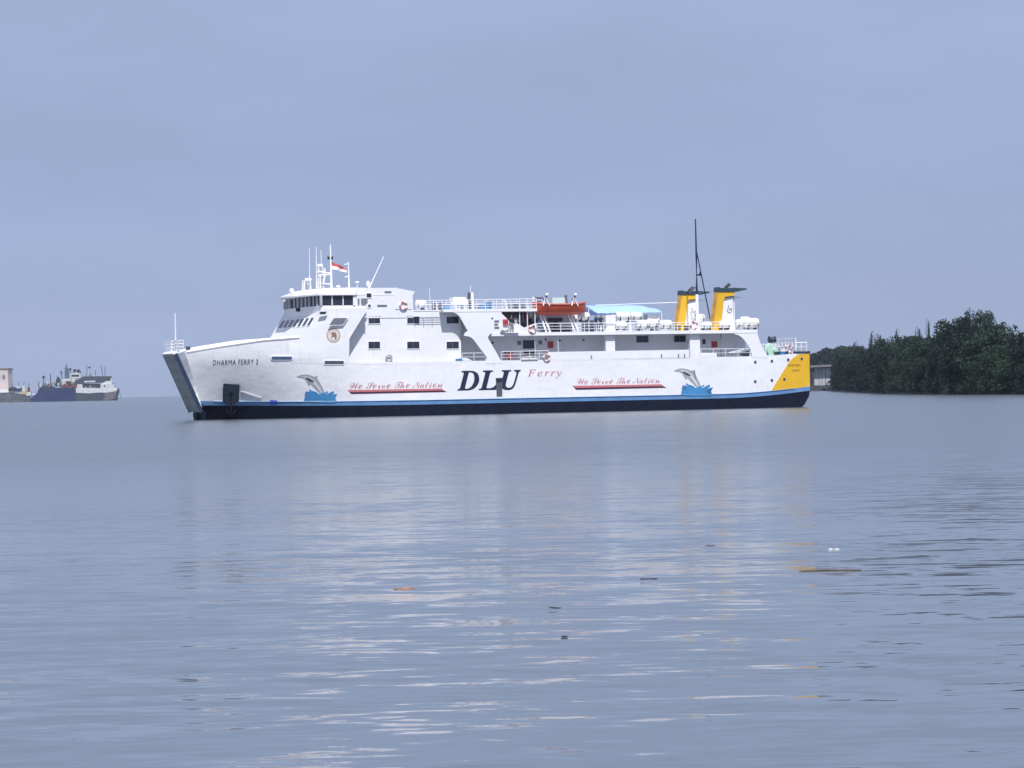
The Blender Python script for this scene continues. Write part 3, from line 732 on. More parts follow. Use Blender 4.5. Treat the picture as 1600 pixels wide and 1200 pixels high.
x, z = P(558, 440.6, 4); mb = MB(); mb.box(x - .18, x + .18, 3.9, 4.1, z - .06, z + .06); mb.tube([(x, 4, z), (x, 4, z - .8)], .03, 5); part(mb, 'anemometer', CANI)
# coamings on the bridge roof side
mb = MB(); x0, x1 = P(494, 449, .8)[0], P(540, 449, .8)[0]
for k in range(5): mb.tube([(x0 + (x1 - x0) * k / 4, .5, zbrim + .1), (x0 + (x1 - x0) * k / 4, .6, zroof + .1)], .03, 5)
part(mb, 'roof_bracket', SHADEW)

# after-deck house under the roof deck and behind the lifeboat
xd0, xd1 = P(783, 500, 2.6)[0], P(899, 500, 2.6)[0]
x78 = P(781, 500, 2.6)[0]; mb = MB(); mb.box(x78, P(842, 500, 2.6)[0], 2.8, BEAM - 2.8, stz, rbz - .003); part(mb, 'dark_lounge_fill', DGREY)  # dark colour stands in for the unlit interior under the roof deck
mb = MB(); mb.box(x720 + .01, x78 - .01, Y2, BEAM - Y2, zB + .02, rbz - .003); part(mb, 'stair_lobby_wall', SHADEW)
mb = MB(); mb.box(x720 + .005, xs0 + .3, Y2 + .02, BEAM - Y2 - .02, zB - .025, zB + .025); part(mb, 'lobby_floor', SHADEW)
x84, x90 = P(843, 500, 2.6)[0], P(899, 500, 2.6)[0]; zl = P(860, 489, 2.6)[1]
mb = MB(); mb.box(x84, x90, 2.6, BEAM - 2.6, stz, zl); part(mb, 'after_house', mat('after house grey', (.34, .34, .42), .6, var=.1))  # the house's own bluish grey
def box_px(name, a, b, c, d, v, th, material, parent=None):
    x0, z1 = P(a, c, v); x1 = P(b, c, v)[0]; z0 = P(a, d, v)[1]
    mb = MB(); mb.box(x0, x1, v, v + th, z0, z1); return part(mb, name, material, parent=parent)
box_px('doorway', 855, 879, 497, 503, 2.56, .1, BLACK)
box_px('doorway', 864, 872, 503, 516, 2.56, .1, BLACK); box_px('doorway', 858, 891, 516, 518.5, 2.56, .1, BLACK)
box_px('doorway', 856, 862, 504, 516, 2.56, .1, DGREY); box_px('bench', 872, 888, 512, 516, 2.4, .12, MGREY)
box_px('glass_screen', 840.5, 848, 499, 518.5, 1.6, .05, mat('blue screen', (.16, .25, .38), .3))
for i, px in enumerate((812, 817, 823, 829, 835)):
    box_px('curtain', px - 1, px + 1.2, 490, 504, 2.3, .1, (GLASSL, MGREY, REDP, GLASSL, MGREY)[i])
for px in (812, 824, 836): 
    x = P(px, 500, .2)[0]; mb = MB(); mb.tube([(x, .2, stz), (x, .2, rbz)], .05, 6); part(mb, 'stanchion', TRIM)
# slanted strut and stair on the roof deck
bars([(787, 468.5, 793, 485)], .1, .1, 'roof_strut')
# davits
def davit(px):
    mb = MB()
    for v in (.5, ):
        p, q, r_ = P(px + 4, 519.5, v), P(px - 2, 492, v), P(px, 470, v + .4)
        for dx in (-.22, .22):
            mb.tube([(p[0] + dx, v, p[1]), (q[0] + dx * .7, v + .8, q[1]), (r_[0] + dx * .3, v + .6, r_[1])], .1, 6)
    o = part(mb, 'davit', TRIM)
    a = P(px - 4, 477.5, -.3); b = P(px, 465, -.3); c = P(px + 6, 477.5, -.3)
    mb = MB(); mb.tube([(a[0], -.3, a[1]), (b[0], -.1, b[1]), (c[0], -.3, c[1])], .07, 6); part(mb, 'davit_frame', TRIM, parent=o)
    t = P(px, 457.5, .2); mb = MB(); mb.tube([(b[0], .2, b[1] - .3), (t[0] + .1, .2, t[1] - .25)], .15, 6, r2=.11); part(mb, 'davit_arm', MASTC, parent=o)
    mb = MB(); mb.ball((t[0] + .12, .2, t[1] - .2), .17, .15, .17); part(mb, 'davit_sheave', CANI, parent=o)
davit(853); davit(897.5)
t = P(884, 462, 1.5); f_ = P(886, 476, 1.5); mb = MB(); mb.tube([(f_[0], 1.5, f_[1]), (t[0], 1.5, t[1] - .1)], .14, 6); mb.ball((t[0], 1.5, t[1]), .16, .16, .16); part(mb, 'winch_post', MGREY)
box_px('deck_locker', 863, 884, 465, 474, 3.0, 1.2, mat('pale green locker', (.6, .72, .72), .5))
bars([(833, 463.5, 833, 480), (833, 466, 851, 466), (833, 471, 851, 471)], 1.0, .06, 'boat_ladder'); bars([(836, 465.3, 849, 465.3), (836, 471.3, 846, 471.3)], .9, .07, 'boat_gripe', None, MAROON)
# funnels
def funnel(y, label):
    dx = 0
    f = lambda a, b: (P(a, b, 1.2)[0], P(a, b, 1.2)[1])
    def fp(pts): return [f(*p) for p in pts]
    y0, y1 = y, y + 1.15
    root = MB(); root.prism(fp([(1114, 517), (1123, 456), (1148, 456), (1147, 462), (1133, 463.5), (1131, 470), (1126.5, 517)]), y0, y1)
    o = part(root, 'funnel', YELLOW, label=label)
    p = MB(); p.prism(fp([(1126.8, 517), (1131.3, 470.5), (1145, 467.3), (1146, 490), (1148, 517)]), y0 + .06, y1 - .06); part(p, 'casing_panel', WHITE, parent=o)
    p = MB(); p.prism(fp([(1131.2, 470), (1133.3, 463.8), (1148, 462.2), (1148, 466.6)]), y0 + .1, y1 - .1); part(p, 'casing_recess', MGREY, parent=o)
    p = MB(); p.prism(fp([(1122.3, 455.7), (1123, 448.5), (1125.5, 450), (1148, 449.6), (1166.5, 450.6), (1166, 452.6), (1151, 456), (1148, 455.7)]), y0 - .08, y1 + .08); part(p, 'funnel_cap', TEAL, parent=o)
    p = MB(); p.prism(fp([(1148, 463.3), (1160, 463.8), (1159.5, 464.6), (1148, 465)]), y0, y1); part(p, 'funnel_fin', MGREY, parent=o)
    a, b = f(1149.5, 517), f(1148.5, 464); p = MB(); p.tube([(a[0], y + .3, a[1]), (b[0], y + .3, b[1])], .07, 6); part(p, 'funnel_post', SHADEW, parent=o)
    a, b, c = f(1136, 453), f(1139, 448), f(1144.5, 443.5)
    p = MB(); p.tube([(a[0], y + .7, a[1]), (b[0], y + .7, b[1]), (c[0], y + .7, c[1])], .17, 8); part(p, 'exhaust_pipe', BLACK, parent=o)
    a, b = f(1115, 516), f(1122, 458)
    p = MB(); p.prism(fp([(1113.5, 517), (1122.3, 457), (1123, 457), (1115.2, 517)]), y0 + .2, y1 - .2); part(p, 'leading_edge', mat('funnel edge orange', (.64, .32, .07), .6, var=.25), parent=o)  # front strip, more orange than the yellow casing
    # emblem: interlocked letters on the white panel
    p = MB(); x, z = f(1140, 484)
    p.tube([(x + .26 * math.cos(R(t)), y0 + .03, z + .3 * math.sin(R(t))) for t in range(150, 391, 30)], .035, 5)
    p.tube([(x - .12, y0 + .03, z + .5), (x - .02, y0 + .03, z), (x + .3, y0 + .03, z + .18)], .035, 5)
    part(p, 'funnel_emblem', MGREY, parent=o)
    return o
funnel(1.2, 'port funnel nearer the camera'); 
funnel(10.4, 'far funnel behind the dark mast')
# after mast
mx0, mz0 = P(1090, 517, 6.0); mx1, mz1 = P(1086.3, 342, 6.0); mzm = P(1089, 460, 6)[1]
xm = lambda z: mx0
mb = MB(); mb.tube([(mx0, 6, mz0), (mx0, 6, mzm)], .20, 8, r2=.16); mst = part(mb, 'after_mast', TRIM)
mb = MB(); mb.tube([(mx0, 6, mzm), (mx0 + .02, 6, mz1 - 4), (mx0, 6, mz1)], .14, 8, r2=.07); part(mb, 'mast_pole', MASTC, parent=mst)
for px, py in ((1106, 470), (1100, 470)):
    a = P(1088, 388, 6); b = P(px, py, 6); mb = MB(); mb.tube([(mx0, 6, a[1]), (b[0], 6.3 if px > 1103 else 5.4, b[1]), (b[0] + .6, 6.3 if px > 1103 else 5.4, mz0)], .06, 5, r2=.05); part(mb, 'mast_stay', MASTC, parent=mst)
a = P(1092, 429.5, 6); mb = MB(); mb.box(mx0, a[0] + .3, 5.9, 6.1, a[1] - .08, a[1] + .08); mb.lathe([(.12, -.2), (.12, .2)], 'z', (mx0 + .45, 6, a[1] + .1), 8); part(mb, 'mast_light', MASTC, parent=mst)
a = P(1083, 450, 6); mb = MB(); mb.tube([(mx0 - .8, 6, a[1] - .5), (mx0 - .2, 6, a[1] + .1)], .1, 6); part(mb, 'mast_bracket', MASTC, parent=mst)
# guy wire to the forward funnel
p, q = P(1027, 474.5, 6), P(1058, 472.5, 6); mb = MB(); mb.tube([(P(930, 477, 6)[0], 6, P(930, 477, 6)[1]), (q[0], 6, q[1])], .04, 5); part(mb, 'awning_wire', TRIM)
# blue tarpaulin awning
tp = empty('awning', FO, YAW); tag(tp, 'sagging light blue tarpaulin awning stretched over the upper deck aft of the orange lifeboat', 'awning')
mb = MB(); nx, ny = 24, 12; ay0, ay1 = 2.6, 9.5
ax0, ax1 = P(920, 480, ay0)[0], P(1034, 484, ay0)[0]
zedge0, zedge1 = P(935, 489.5, ay0)[1], P(1030, 487.5, ay0)[1]; zrid = P(960, 475.6, 6)[1]
vs_ = []
for i in range(nx + 1):
    s = i / nx
    for j in range(ny + 1):
        t = j / ny; y = ay0 + (ay1 - ay0) * t
        e = zedge0 + (zedge1 - zedge0) * s
        e += .55 * max(0, 1 - s / .12) ** 1.0
        rid = zrid - .10 - .35 * max(0, (s - .8) / .2)
        sag = -.05 * math.sin(s * math.pi * 6) ** 2
        w = 1 - abs(2 * t - 1) ** 3
        x = ax0 + (ax1 - ax0) * s
        vs_.append((x, y, e + (rid - e) * w + sag))
mb.add(vs_, [(i * (ny + 1) + j, (i + 1) * (ny + 1) + j, (i + 1) * (ny + 1) + j + 1, i * (ny + 1) + j + 1) for i in range(nx) for j in range(ny)])
part(mb, 'tarpaulin', TARP, True, parent=tp)
for s in (0, .33, .66, 1):
    for y in (ay0 + .05, ay1 - .05):
        x = ax0 + (ax1 - ax0) * s; z1 = zedge0 + (zedge1 - zedge0) * s
        part(MB().tube([(x, y, stz), (x, y, z1 + (.5 if s == 0 else 0))], .04, 5), 'awning_pole', TRIM, parent=tp)
# roof deck equipment (parts fixed to the ship)
x, z = P(733.5, 482, 5); zt2 = P(733, 457, 5)[1]
mb = MB(); mb.tube([(x, 5, rtz), (x, 5, zt2 - .9)], .22, 8); mb.tube([(x - .02, 5, zt2 - .9), (x, 5, zt2)], .17, 8); part(mb, 'exhaust_stack', DGREY)
x, z = P(738, 482, 5.3); mb = MB(); mb.tube([(x, 5.3, rtz), (x, 5.3, P(738, 457, 5.3)[1])], .16, 8); part(mb, 'vent_pipe', TRIM)
for px, w_, h_, mt, v in ((700, 10, 8, SPLASH, 8), (755, 7, 8, STRIPE, 6), (762, 2, 12, SPLASH, 5), (768, 2, 12, SPLASH, 5), (748, 5, 6, MGREY, 7), (800, 6, 9, MGREY, 7), (808, 5, 9, DGREY, 8), (690, 3, 10, DGREY, 6), (680, 3, 10, DGREY, 6), (662, 3, 8, DGREY, 7), (820, 4, 8, GLASSL, 7)):
    x = P(px, 480, v)[0]; mb = MB(); mb.box(x - w_ * .033, x + w_ * .033, v, v + .7, rtz, rtz + h_ * .066); mb.box(x - w_ * .028, x + w_ * .028, v + .1, v + .6, rtz + h_ * .066, rtz + h_ * .07 + .08); part(mb, 'vent_box', mt)
# upper deck cradles and vents between the rafts
for px, w_, h_, mt, v in ((1002, 6, 14, GLASSL, 3), (1025, 9, 12, MGREY, 2.5), (1060, 6, 10, MINT, 4), (1062, 4, 8, BROWN, 3), (1076, 5, 7, DGREY, 2), (1104, 6, 8, GLASSL, 2.4), (921, 16, 18, GLASSL, 4.5), (940, 6, 12, SHADEW, 2.6)):
    x = P(px, 515, v)[0]; mb = MB(); mb.box(x - w_ * .033, x + w_ * .033, v, v + .8, stz, stz + h_ * .066); mb.box(x - w_ * .036, x + w_ * .036, v - .04, v + .84, stz + h_ * .066, stz + h_ * .066 + .06); part(mb, 'deck_vent', mt)
# red hose rack behind the main-deck rail
x, z = P(795, 556, .8); mb = MB()
for dx in (-.35, 0, .3): mb.tube([(x + dx, .8, zM - .1), (x + dx, .8, z + .45)], .07, 6)
mb.tube([(x - .5, .8, z + .3), (x + .5, .8, z + .3)], .06, 6); mb.tube([(x - .5, .8, z - .1), (x + 1.2, .8, z + 0)], .05, 6); mb.lathe([(.2, -.1), (.2, .1)], 'y', (x, .7, z), 10)
part(mb, 'red_hose_rack', REDP)
# gangway/tender on the main deck edge
x0, z0 = P(714, 561.5, .5); mb = MB(); mb.prism(PP([(706, 566), (711, 561), (718, 558.6), (728, 559), (737, 563), (737, 566)], .4), .35, .8); part(mb, 'folded_gangway', TRIM)
mb = MB(); mb.prism(PP([(712, 560.5), (722, 560), (724, 563), (712, 563.5)], .3), .3, .345); part(mb, 'gangway_panel', SPLASH)
mb = MB(); mb.prism(PP([(814, 562), (820, 558), (828, 556.6), (838, 559), (842, 562)], .4), .3, .8); part(mb, 'folded_gangway', TRIM)
mb = MB(); mb.prism(PP([(814.5, 562), (840, 561.4), (840, 563), (814.5, 563.6)], .0), -.06, -.01); part(mb, 'mooring_slot', MGREY)

# ------------------------------------------------------------------ things standing on or hanging from the ferry
def place(o, x, y, z, rz=0): o.location = W(x, y, z); o.rotation_euler = (0, 0, YAW + rz); return o
# lifeboat
lx0, lz0 = P(838, 472, -.1); lx1, _ = P(921, 472, -.1); lk = P(880, 492, -.1)[1]; lg = P(880, 475.5, -.1)[1]
LL = lx1 - lx0
lb = place(empty('lifeboat'), lx0 + LL / 2, 1.0, lk); tag(lb, 'open orange lifeboat hanging in davits above the deck edge', 'lifeboat')
mb = MB(); ns, nr = 20, 7; hgt = lg - lk
def lbp(s, k, ins=0):
    w = 1.05 * (1 - abs(2 * s - 1) ** 2.6) ** .7 + .04; sheer = .22 * abs(2 * s - 1) ** 2.2; keel = .35 * abs(2 * s - 1) ** 5
    th = math.pi * k / nr; y = -w * math.cos(th) * (1 - ins); yy = math.sin(th) ** .6
    z = (hgt + sheer) * (1 - yy) + keel * yy + ins * 1.5
    return (-LL / 2 + LL * s + (0.0), y, z)
mb.add([lbp(i / ns, k) for i in range(ns + 1) for k in range(nr + 1)], [(i * (nr + 1) + k, (i + 1) * (nr + 1) + k, (i + 1) * (nr + 1) + k + 1, i * (nr + 1) + k + 1) for i in range(ns) for k in range(nr)])
mb.add([lbp(i / ns, k, .06) for i in range(ns + 1) for k in range(nr + 1)], [(i * (nr + 1) + k, (i + 1) * (nr + 1) + k, (i + 1) * (nr + 1) + k + 1, i * (nr + 1) + k + 1) for i in range(ns) for k in range(nr)])
part(mb, 'boat_hull', ORANGE, True, parent=lb)
mb = MB()
for s_ in (0, nr): mb.tube([lbp(i / ns, s_) for i in range(ns + 1)], .09, 6)
part(mb, 'gunwale', mat('sunlit orange', (.62, .16, .12), .5, var=.1), True, parent=lb)  # sunlight on the boat's top edge is put into this lighter orange
for s in (.2, .4, .6, .8):
    x = -LL / 2 + LL * s; part(MB().box(x - .15, x + .15, -.85, .85, hgt * .72, hgt * .78), 'thwart', ORANGE, parent=lb)
# liferaft canisters
cmesh = MB(); cmesh.lathe([(.05, -.66), (.25, -.64), (.36, -.56), (.39, -.5), (.39, -.32), (.42, -.31), (.42, -.25), (.39, -.24), (.39, -.02), (.43, -.02), (.43, .02), (.39, .02), (.39, .24), (.42, .25), (.42, .31), (.39, .32), (.39, .5), (.36, .56), (.25, .64), (.05, .66)], 'x', (0, 0, .55), 16)
cs = MB(); 
for dx in (-.4, .4): cs.box(dx - .04, dx + .04, -.4, .4, 0, .22); cs.box(dx - .04, dx + .04, -.42, -.36, .2, .5); cs.box(dx - .04, dx + .04, .36, .42, .2, .5)
can0 = empty('liferaft_canister'); part(cmesh, 'canister_shell', CANI, True, parent=can0); part(cs, 'cradle', DGREY, parent=can0)
CG = 'liferaft canisters on the decks'
cans = [(973, 494, 2.2, 1.15, 'white liferaft canister atop the rack, forward one of the pair near the blue awning'),
        (994, 493.5, 2.2, 1.0, 'white liferaft canister on the top of the rack, after one of the pair'),
        (970.5, 508, 1.0, .95, 'white liferaft canister low at the rail beside the white vent box'),
        (1004, 506, 1.5, 1.0, 'white liferaft canister on the lower tier below the pair on the rack'),
        (1018, 505, 2.6, 1.0, 'white liferaft canister in the lower tier under the raised flat white raft'),
        (1040, 506, 1.2, 1.0, 'white liferaft canister by the foot of the far yellow funnel'),
        (1103, 508, 1.0, .9, 'white liferaft canister at the rail between the two funnels'),
        (1091, 497, 7.0, 1.1, 'white liferaft canister raised between the funnels behind the mast'),
        (1132, 507, .9, .95, 'white liferaft canister in front of the near yellow funnel'),
        (1158, 505, 2.2, 1.0, 'white liferaft canister just aft of the near yellow funnel'),
        (1174, 504.5, 1.0, 1.25, 'large white liferaft canister at the aftermost end of the upper deck'),
        (1164, 499.5, 6.5, .8, 'small white liferaft canister further inboard behind the two aftermost ones'),
        (912, 494, 1.8, .95, 'white liferaft canister under the after end of the orange lifeboat'),
        (903, 497, 3.0, .8, 'pale liferaft canister tucked behind the lifeboat davit'),
        (657, 474, 4.0, .85, 'white liferaft canister on the roof deck just aft of the bridge house')]
for i, (px, py, v, sc, lab) in enumerate(cans):
    c = can0 if i == 0 else copy_tree(can0)
    x, z = P(px, py, v); place(c, x, v, z - .55 * sc); c.scale = (sc, sc, sc); tag(c, lab, 'liferaft', CG)
# racks that carry the raised rafts
for pxs, v in (((962, 1003), 2.2), ((1083, 1099), 7.0)):
    x0, x1 = P(pxs[0], 500, v)[0], P(pxs[1], 500, v)[0]; z1 = P(pxs[0], 500.5, v)[1]; mb = MB()
    for x in (x0, (x0 + x1) / 2, x1):
        for y in (v - .4, v + .4): mb.tube([(x, y, stz), (x, y, z1)], .04, 5)
    mb.box(x0, x1, v - .42, v - .36, z1 - .06, z1 + .02); mb.box(x0, x1, v + .36, v + .42, z1 - .06, z1 + .02)
    part(mb, 'raft_rack', TRIM)
# flat raft on posts, vent box, deck tank
x, z = P(1018, 497, 3.5); fr = place(empty('flat_raft'), x, 3.5, stz); tag(fr, 'flat white buoyant raft standing on two posts above the canisters', 'raft')
part(MB().box(-.62, .62, -.5, .5, z - stz - .25, z - stz + .35).box(-.66, -.5, -.54, .54, z - stz - .28, z - stz + .38).box(.5, .66, -.54, .54, z - stz - .28, z - stz + .38), 'raft_body', CANI, parent=fr)
for dx in (-.1, .4): part(MB().tube([(dx, 0, 0), (dx, 0, z - stz - .2)], .05, 6), 'post', TRIM, parent=fr)
x, z = P(952, 503, 1.2); vb_ = place(empty('ventilator_box'), x, 1.2, stz); tag(vb_, 'boxy white ventilator with flared foot between the awning and the rafts', 'ventilator')
part(MB().prism([(-.55, 1.7), (.55, 1.7), (.55, .75), (-.55, .75)], -.4, .5), 'head', CANI, parent=vb_); part(MB().prism([(-.35, .75), (.35, .75), (.55, 0), (-.55, 0)], -.3, .4), 'foot', WHITE, parent=vb_)
x, z = P(716, 471, 3.5); tk = place(empty('deck_tank'), x, 3.5, rtz); tag(tk, 'big white tank with sloping end on the roof deck forward of the dark stack', 'tank')
zz = z - rtz
part(MB().prism([(-.75, zz + .42), (.55, zz + .42), (.8, zz + .1), (.8, zz - .3), (-.5, zz - .3), (-.75, zz)], -.6, .6), 'tank_body', CANI, parent=tk)
for dx in (-.4, .5): part(MB().box(dx - .05, dx + .05, -.5, .5, 0, zz - .3), 'support', TRIM, parent=tk)
# lifebuoys
GLASSR = mat('weathered grey ring', (.36, .35, .38), .6)
def lifebuoy(px, py, v, rad, m1, m2, lab):
    x, z = P(px, py, v); o = place(empty('lifebuoy'), x, v - .08, z); tag(o, lab, 'lifebuoy', 'lifebuoys about the ship')
    for q in range(8):
        mb = MB(); pts = [(rad * math.cos(R(45 * q + a)), 0, rad * math.sin(R(45 * q + a))) for a in range(0, 46, 9)]
        mb.tube(pts, rad * .24, 8); part(mb, 'ring_segment', m1 if q % 2 else m2, True, parent=o)
lifebuoy(607.5, 559.5, Y1 - .1, .30, GLASSR, GLASSR, 'pale lifebuoy ring on the white wall below the windows')
lifebuoy(831.5, 514.5, -.02, .36, ORANGE, CANI, 'orange and white lifebuoy on the upper rail beneath the lifeboat bow')
lifebuoy(854, 559, .02, .34, CANI, SALMON, 'white and red lifebuoy on the main deck rail')
lifebuoy(1231.5, 545, .1, .33, REDP, CANI, 'red and white lifebuoy on the stern mooring deck rail')
lifebuoy(630, 477.5, VA - .05, .36, CANI, SALMON, 'pink and white lifebuoy on the bridge house side')
lifebuoy(1084, 508.5, .05, .38, CANI, SALMON, 'pink and white lifebuoy on the upper rail between the funnels')
# flag
x, z = P(518, 415, 4.4)
fm = MB(); nx, ny = 12, 6
x1, z1 = P(541, 424, 4.4)
for band in (0, 1):
    vs_ = []
    for i in range(nx + 1):
        for j in range(ny // 2 + 1):
            s = i / nx; t = (j + band * 3) / ny
            xx = (x1 - x) * s; droop = (z1 - z) * s * 1.15
            hh = .72 * (1 - .4 * s); vs_.append((xx, .18 * math.sin(s * 9 + t * 2), droop + .1 - hh * t))
    n = ny // 2 + 1
    fm.add(vs_, [(i * n + j, (i + 1) * n + j, (i + 1) * n + j + 1, i * n + j + 1) for i in range(nx) for j in range(n - 1)], band)
flag = fm.build('flag', [REDP, CANI], None, True); place(flag, x, 4.4, z + .3); tag(flag, 'drooping red and white flag flying from the bridge mast', 'flag')
# windlass on the after deck and the black drum behind it
x, z = P(1203, 545, 2); wl = place(empty('windlass'), x, 2, zA - .3); tag(wl, 'mint green mooring windlass on the low stern deck', 'windlass')
part(MB().lathe([(.55, -.5), (.75, -.45), (.45, -.35), (.45, .35), (.75, .45), (.55, .5)], 'y', (0, 0, 1.0), 16), 'drum', MINT, True, parent=wl)
part(MB().box(-.6, .6, -.6, .6, 0, .35).box(-.2, .25, -.45, .45, .35, 1.0), 'bedplate', MINT, parent=wl)
part(MB().lathe([(.3, -.3), (.4, 0), (.3, .3)], 'y', (.7, -.6, .8), 12), 'warping_head', MINT, True, parent=wl)
wl.scale = (.62, .62, .85)
x, z = P(1205.5, 530.5, 4); wd = place(empty('mooring_reel'), x, 4, zA - .3); tag(wd, 'dark mooring rope reel standing behind the mint green windlass', 'reel')
zz = z - zA + .3
part(MB().lathe([(.34, -.36), (.38, -.32), (.26, -.26), (.28, .26), (.38, .32), (.34, .36)], 'x', (.05, 0, zz), 14), 'reel_drum', TEAL, True, parent=wd)
for dx in (-.35, .35): part(MB().tube([(dx, 0, 0), (0, 0, zz)], .08, 6), 'leg', MGREY, parent=wd)
for i, (px, w_, h_, v, mt, lab) in enumerate(((1222, 8, 9, 3, CANI, 'white locker aft of the mint windlass'), (1224, 14, 4, .8, SPLASH, 'long blue locker low by the stern rail'), (1250, 12, 5, 1.0, STRIPE, 'blue locker under the stern railing above the yellow panel'), (1214, 5, 4, 1.2, TEAL, 'small dark locker beside the windlass foot'))):
    x = P(px, 550, v)[0]; mb = MB().box(-w_ * .033, w_ * .033, -.3, .3, 0, h_ * .066 + .3).box(-w_ * .035, w_ * .035, -.32, .32, h_ * .066 + .3, h_ * .066 + .36)
    o = mb.build('deck_chest', mt); place(o, x, v, zA - .35); tag(o, lab, 'locker')

# people -----------------------------------------------------------
SKIN = mat('skin', (.28, .15, .10), .6); HAIR = mat('black hair', (.01, .01, .012), .6)
def clothc(n, c): return mat(n, c, .85, var=.15, vscale=8)
def person(mats_, label, x, y, z, rz=0, arm=0.3, sit=False):
    J = {'pel': (0, 0, .95, .15), 'waist': (0, 0, 1.1, .135), 'chest': (0, 0, 1.32, .16), 'neck': (0, 0, 1.48, .06), 'chin': (0, .02, 1.55, .075), 'head': (0, .01, 1.66, .10), 'crown': (0, 0, 1.73, .07)}
    V, Rr, E, idx = [], [], [], {}
    def av(k, p, r, par=None):
        idx[k] = len(V); V.append(p); Rr.append(r)
        if par: E.append((idx[par], idx[k]))
    prev = None
    for k, (a, b, c, r) in J.items(): av(k, (a, b, c), r, prev); prev = k
    for s in (-1, 1):
        av(f'sh{s}', (.19 * s, 0, 1.40), .065, 'chest')
        if arm > 1: av(f'el{s}', (.27 * s, -.10, 1.16), .048, f'sh{s}'); av(f'wr{s}', (.22 * s, -.32, 1.1), .035, f'el{s}'); av(f'ha{s}', (.2 * s, -.40, 1.1), .04, f'wr{s}')
        else: av(f'el{s}', (.27 * s, .02, 1.12), .048, f'sh{s}'); av(f'wr{s}', (.29 * s, -.06, .88), .034, f'el{s}'); av(f'ha{s}', (.29 * s, -.08, .79), .04, f'wr{s}')
        if sit:
            av(f'hip{s}', (.10 * s, 0, .90), .10, 'pel'); av(f'kn{s}', (.13 * s, -.42, .88), .07, f'hip{s}'); av(f'an{s}', (.13 * s, -.45, .48), .045, f'kn{s}'); av(f'to{s}', (.13 * s, -.62, .43), .04, f'an{s}')
        else:
            av(f'hip{s}', (.10 * s, 0, .86), .10, 'pel'); av(f'kn{s}', (.13 * s, -.03, .48), .068, f'hip{s}'); av(f'an{s}', (.14 * s, .02, .09), .045, f'kn{s}'); av(f'to{s}', (.15 * s, -.16, .04), .04, f'an{s}')
    me = bpy.data.meshes.new('p'); me.from_pydata(V, E, []); ob = bpy.data.objects.new('p', me); col.objects.link(ob)
    sk = ob.modifiers.new('s', 'SKIN'); sk.use_smooth_shade = True; ob.modifiers.new('d', 'SUBSURF').levels = 1
    for i, r in enumerate(Rr): me.skin_vertices[0].data[i].radius = (r, r)
    me.skin_vertices[0].data[0].use_root = True
    dg = bpy.context.evaluated_depsgraph_get(); dg.update(); m2 = bpy.data.meshes.new_from_object(ob.evaluated_get(dg)); bpy.data.objects.remove(ob)
    for m_ in mats_: m2.materials.append(m_)             # 0 skin 1 shirt 2 trousers 3 hair
    for f in m2.polygons:
        c = f.center
        if c.z > 1.47: k = 3 if (c.z > 1.70 or (c.y > .03 and c.z > 1.56)) else 0
        elif c.z > .98 or (abs(c.x) > .2 and c.z > 1.0): k = 1
        elif abs(c.x) > .225 and c.z > .7: k = 0
        else: k = 2
        f.material_index = k; f.use_smooth = True
    o = bpy.data.objects.new('person', m2); col.objects.link(o); place(o, x, y, z - (.42 if sit else 0), rz); o.scale = (1, 1, 1); tag(o, label, 'person', 'people aboard the ferry')
    return o
drk = clothc('dark shirt', (.015, .018, .035)); gry = clothc('grey trousers', (.25, .25, .28)); nav = clothc('navy clothes', (.012, .03, .07)); wsh = clothc('pale shirt', (.5, .5, .52))
person([SKIN, drk, gry, HAIR], 'person in a dark shirt and grey trousers standing by the upper rail', P(799.5, 510, -.12)[0], .3, stz, 0)
xx = P(799.5, 510, -.2)[0]
for o in col.objects:
    if o.name == 'person': o.location = W(P(799.5, 510, -.35)[0], -.35, stz + .0)
mb = MB(); x = P(799.5, 510, -.35)[0]; mb.box(x - .8, x + .8, -.7, -.02, stz - .05, stz); part(mb, 'boarding_ledge', TRIM)
person([SKIN, wsh, drk, HAIR], 'person in a pale shirt looking out under the roof deck', P(806, 510, .6)[0], .6, stz, .2, 2)
person([SKIN, nav, nav, HAIR], 'person in navy clothes at the rail below the awning, forward of two', P(931.5, 510, 1.0)[0], 1.0, stz, .3, 2)
person([SKIN, nav, drk, HAIR], 'person in navy clothes at the rail below the awning, after one of two', P(939, 510, 1.0)[0], 1.0, stz, -.3, 2)
person([SKIN, drk, nav, HAIR], 'person in dark clothes standing deep under the roof deck', P(829, 510, 1.6)[0], 1.6, stz, .5)

# ================================================================== WATER
wm = bpy.data.materials.new('river water'); wm.use_nodes = True; t = wm.node_tree; b = t.nodes['Principled BSDF']
b.inputs['Base Color'].default_value = (.095, .112, .138, 1); b.inputs['Roughness'].default_value = .06; b.inputs['IOR'].default_value = 1.33
g = t.nodes.new('ShaderNodeNewGeometry'); sp = t.nodes.new('ShaderNodeSeparateXYZ'); t.links.new(g.outputs['Position'], sp.inputs[0])
def wn(sx, sy, scale, detail, rough=.5, dist=0.0, rot=0.0):
    mp_ = t.nodes.new('ShaderNodeMapping'); mp_.inputs['Scale'].default_value = (sx, sy, 1); mp_.inputs['Rotation'].default_value = (0, 0, rot)
    t.links.new(g.outputs['Position'], mp_.inputs[0]); n = t.nodes.new('ShaderNodeTexNoise'); n.inputs['Scale'].default_value = scale
    n.inputs['Detail'].default_value = detail; n.inputs['Roughness'].default_value = rough; n.inputs['Distortion'].default_value = dist
    t.links.new(mp_.outputs[0], n.inputs['Vector']); return n.outputs[0]
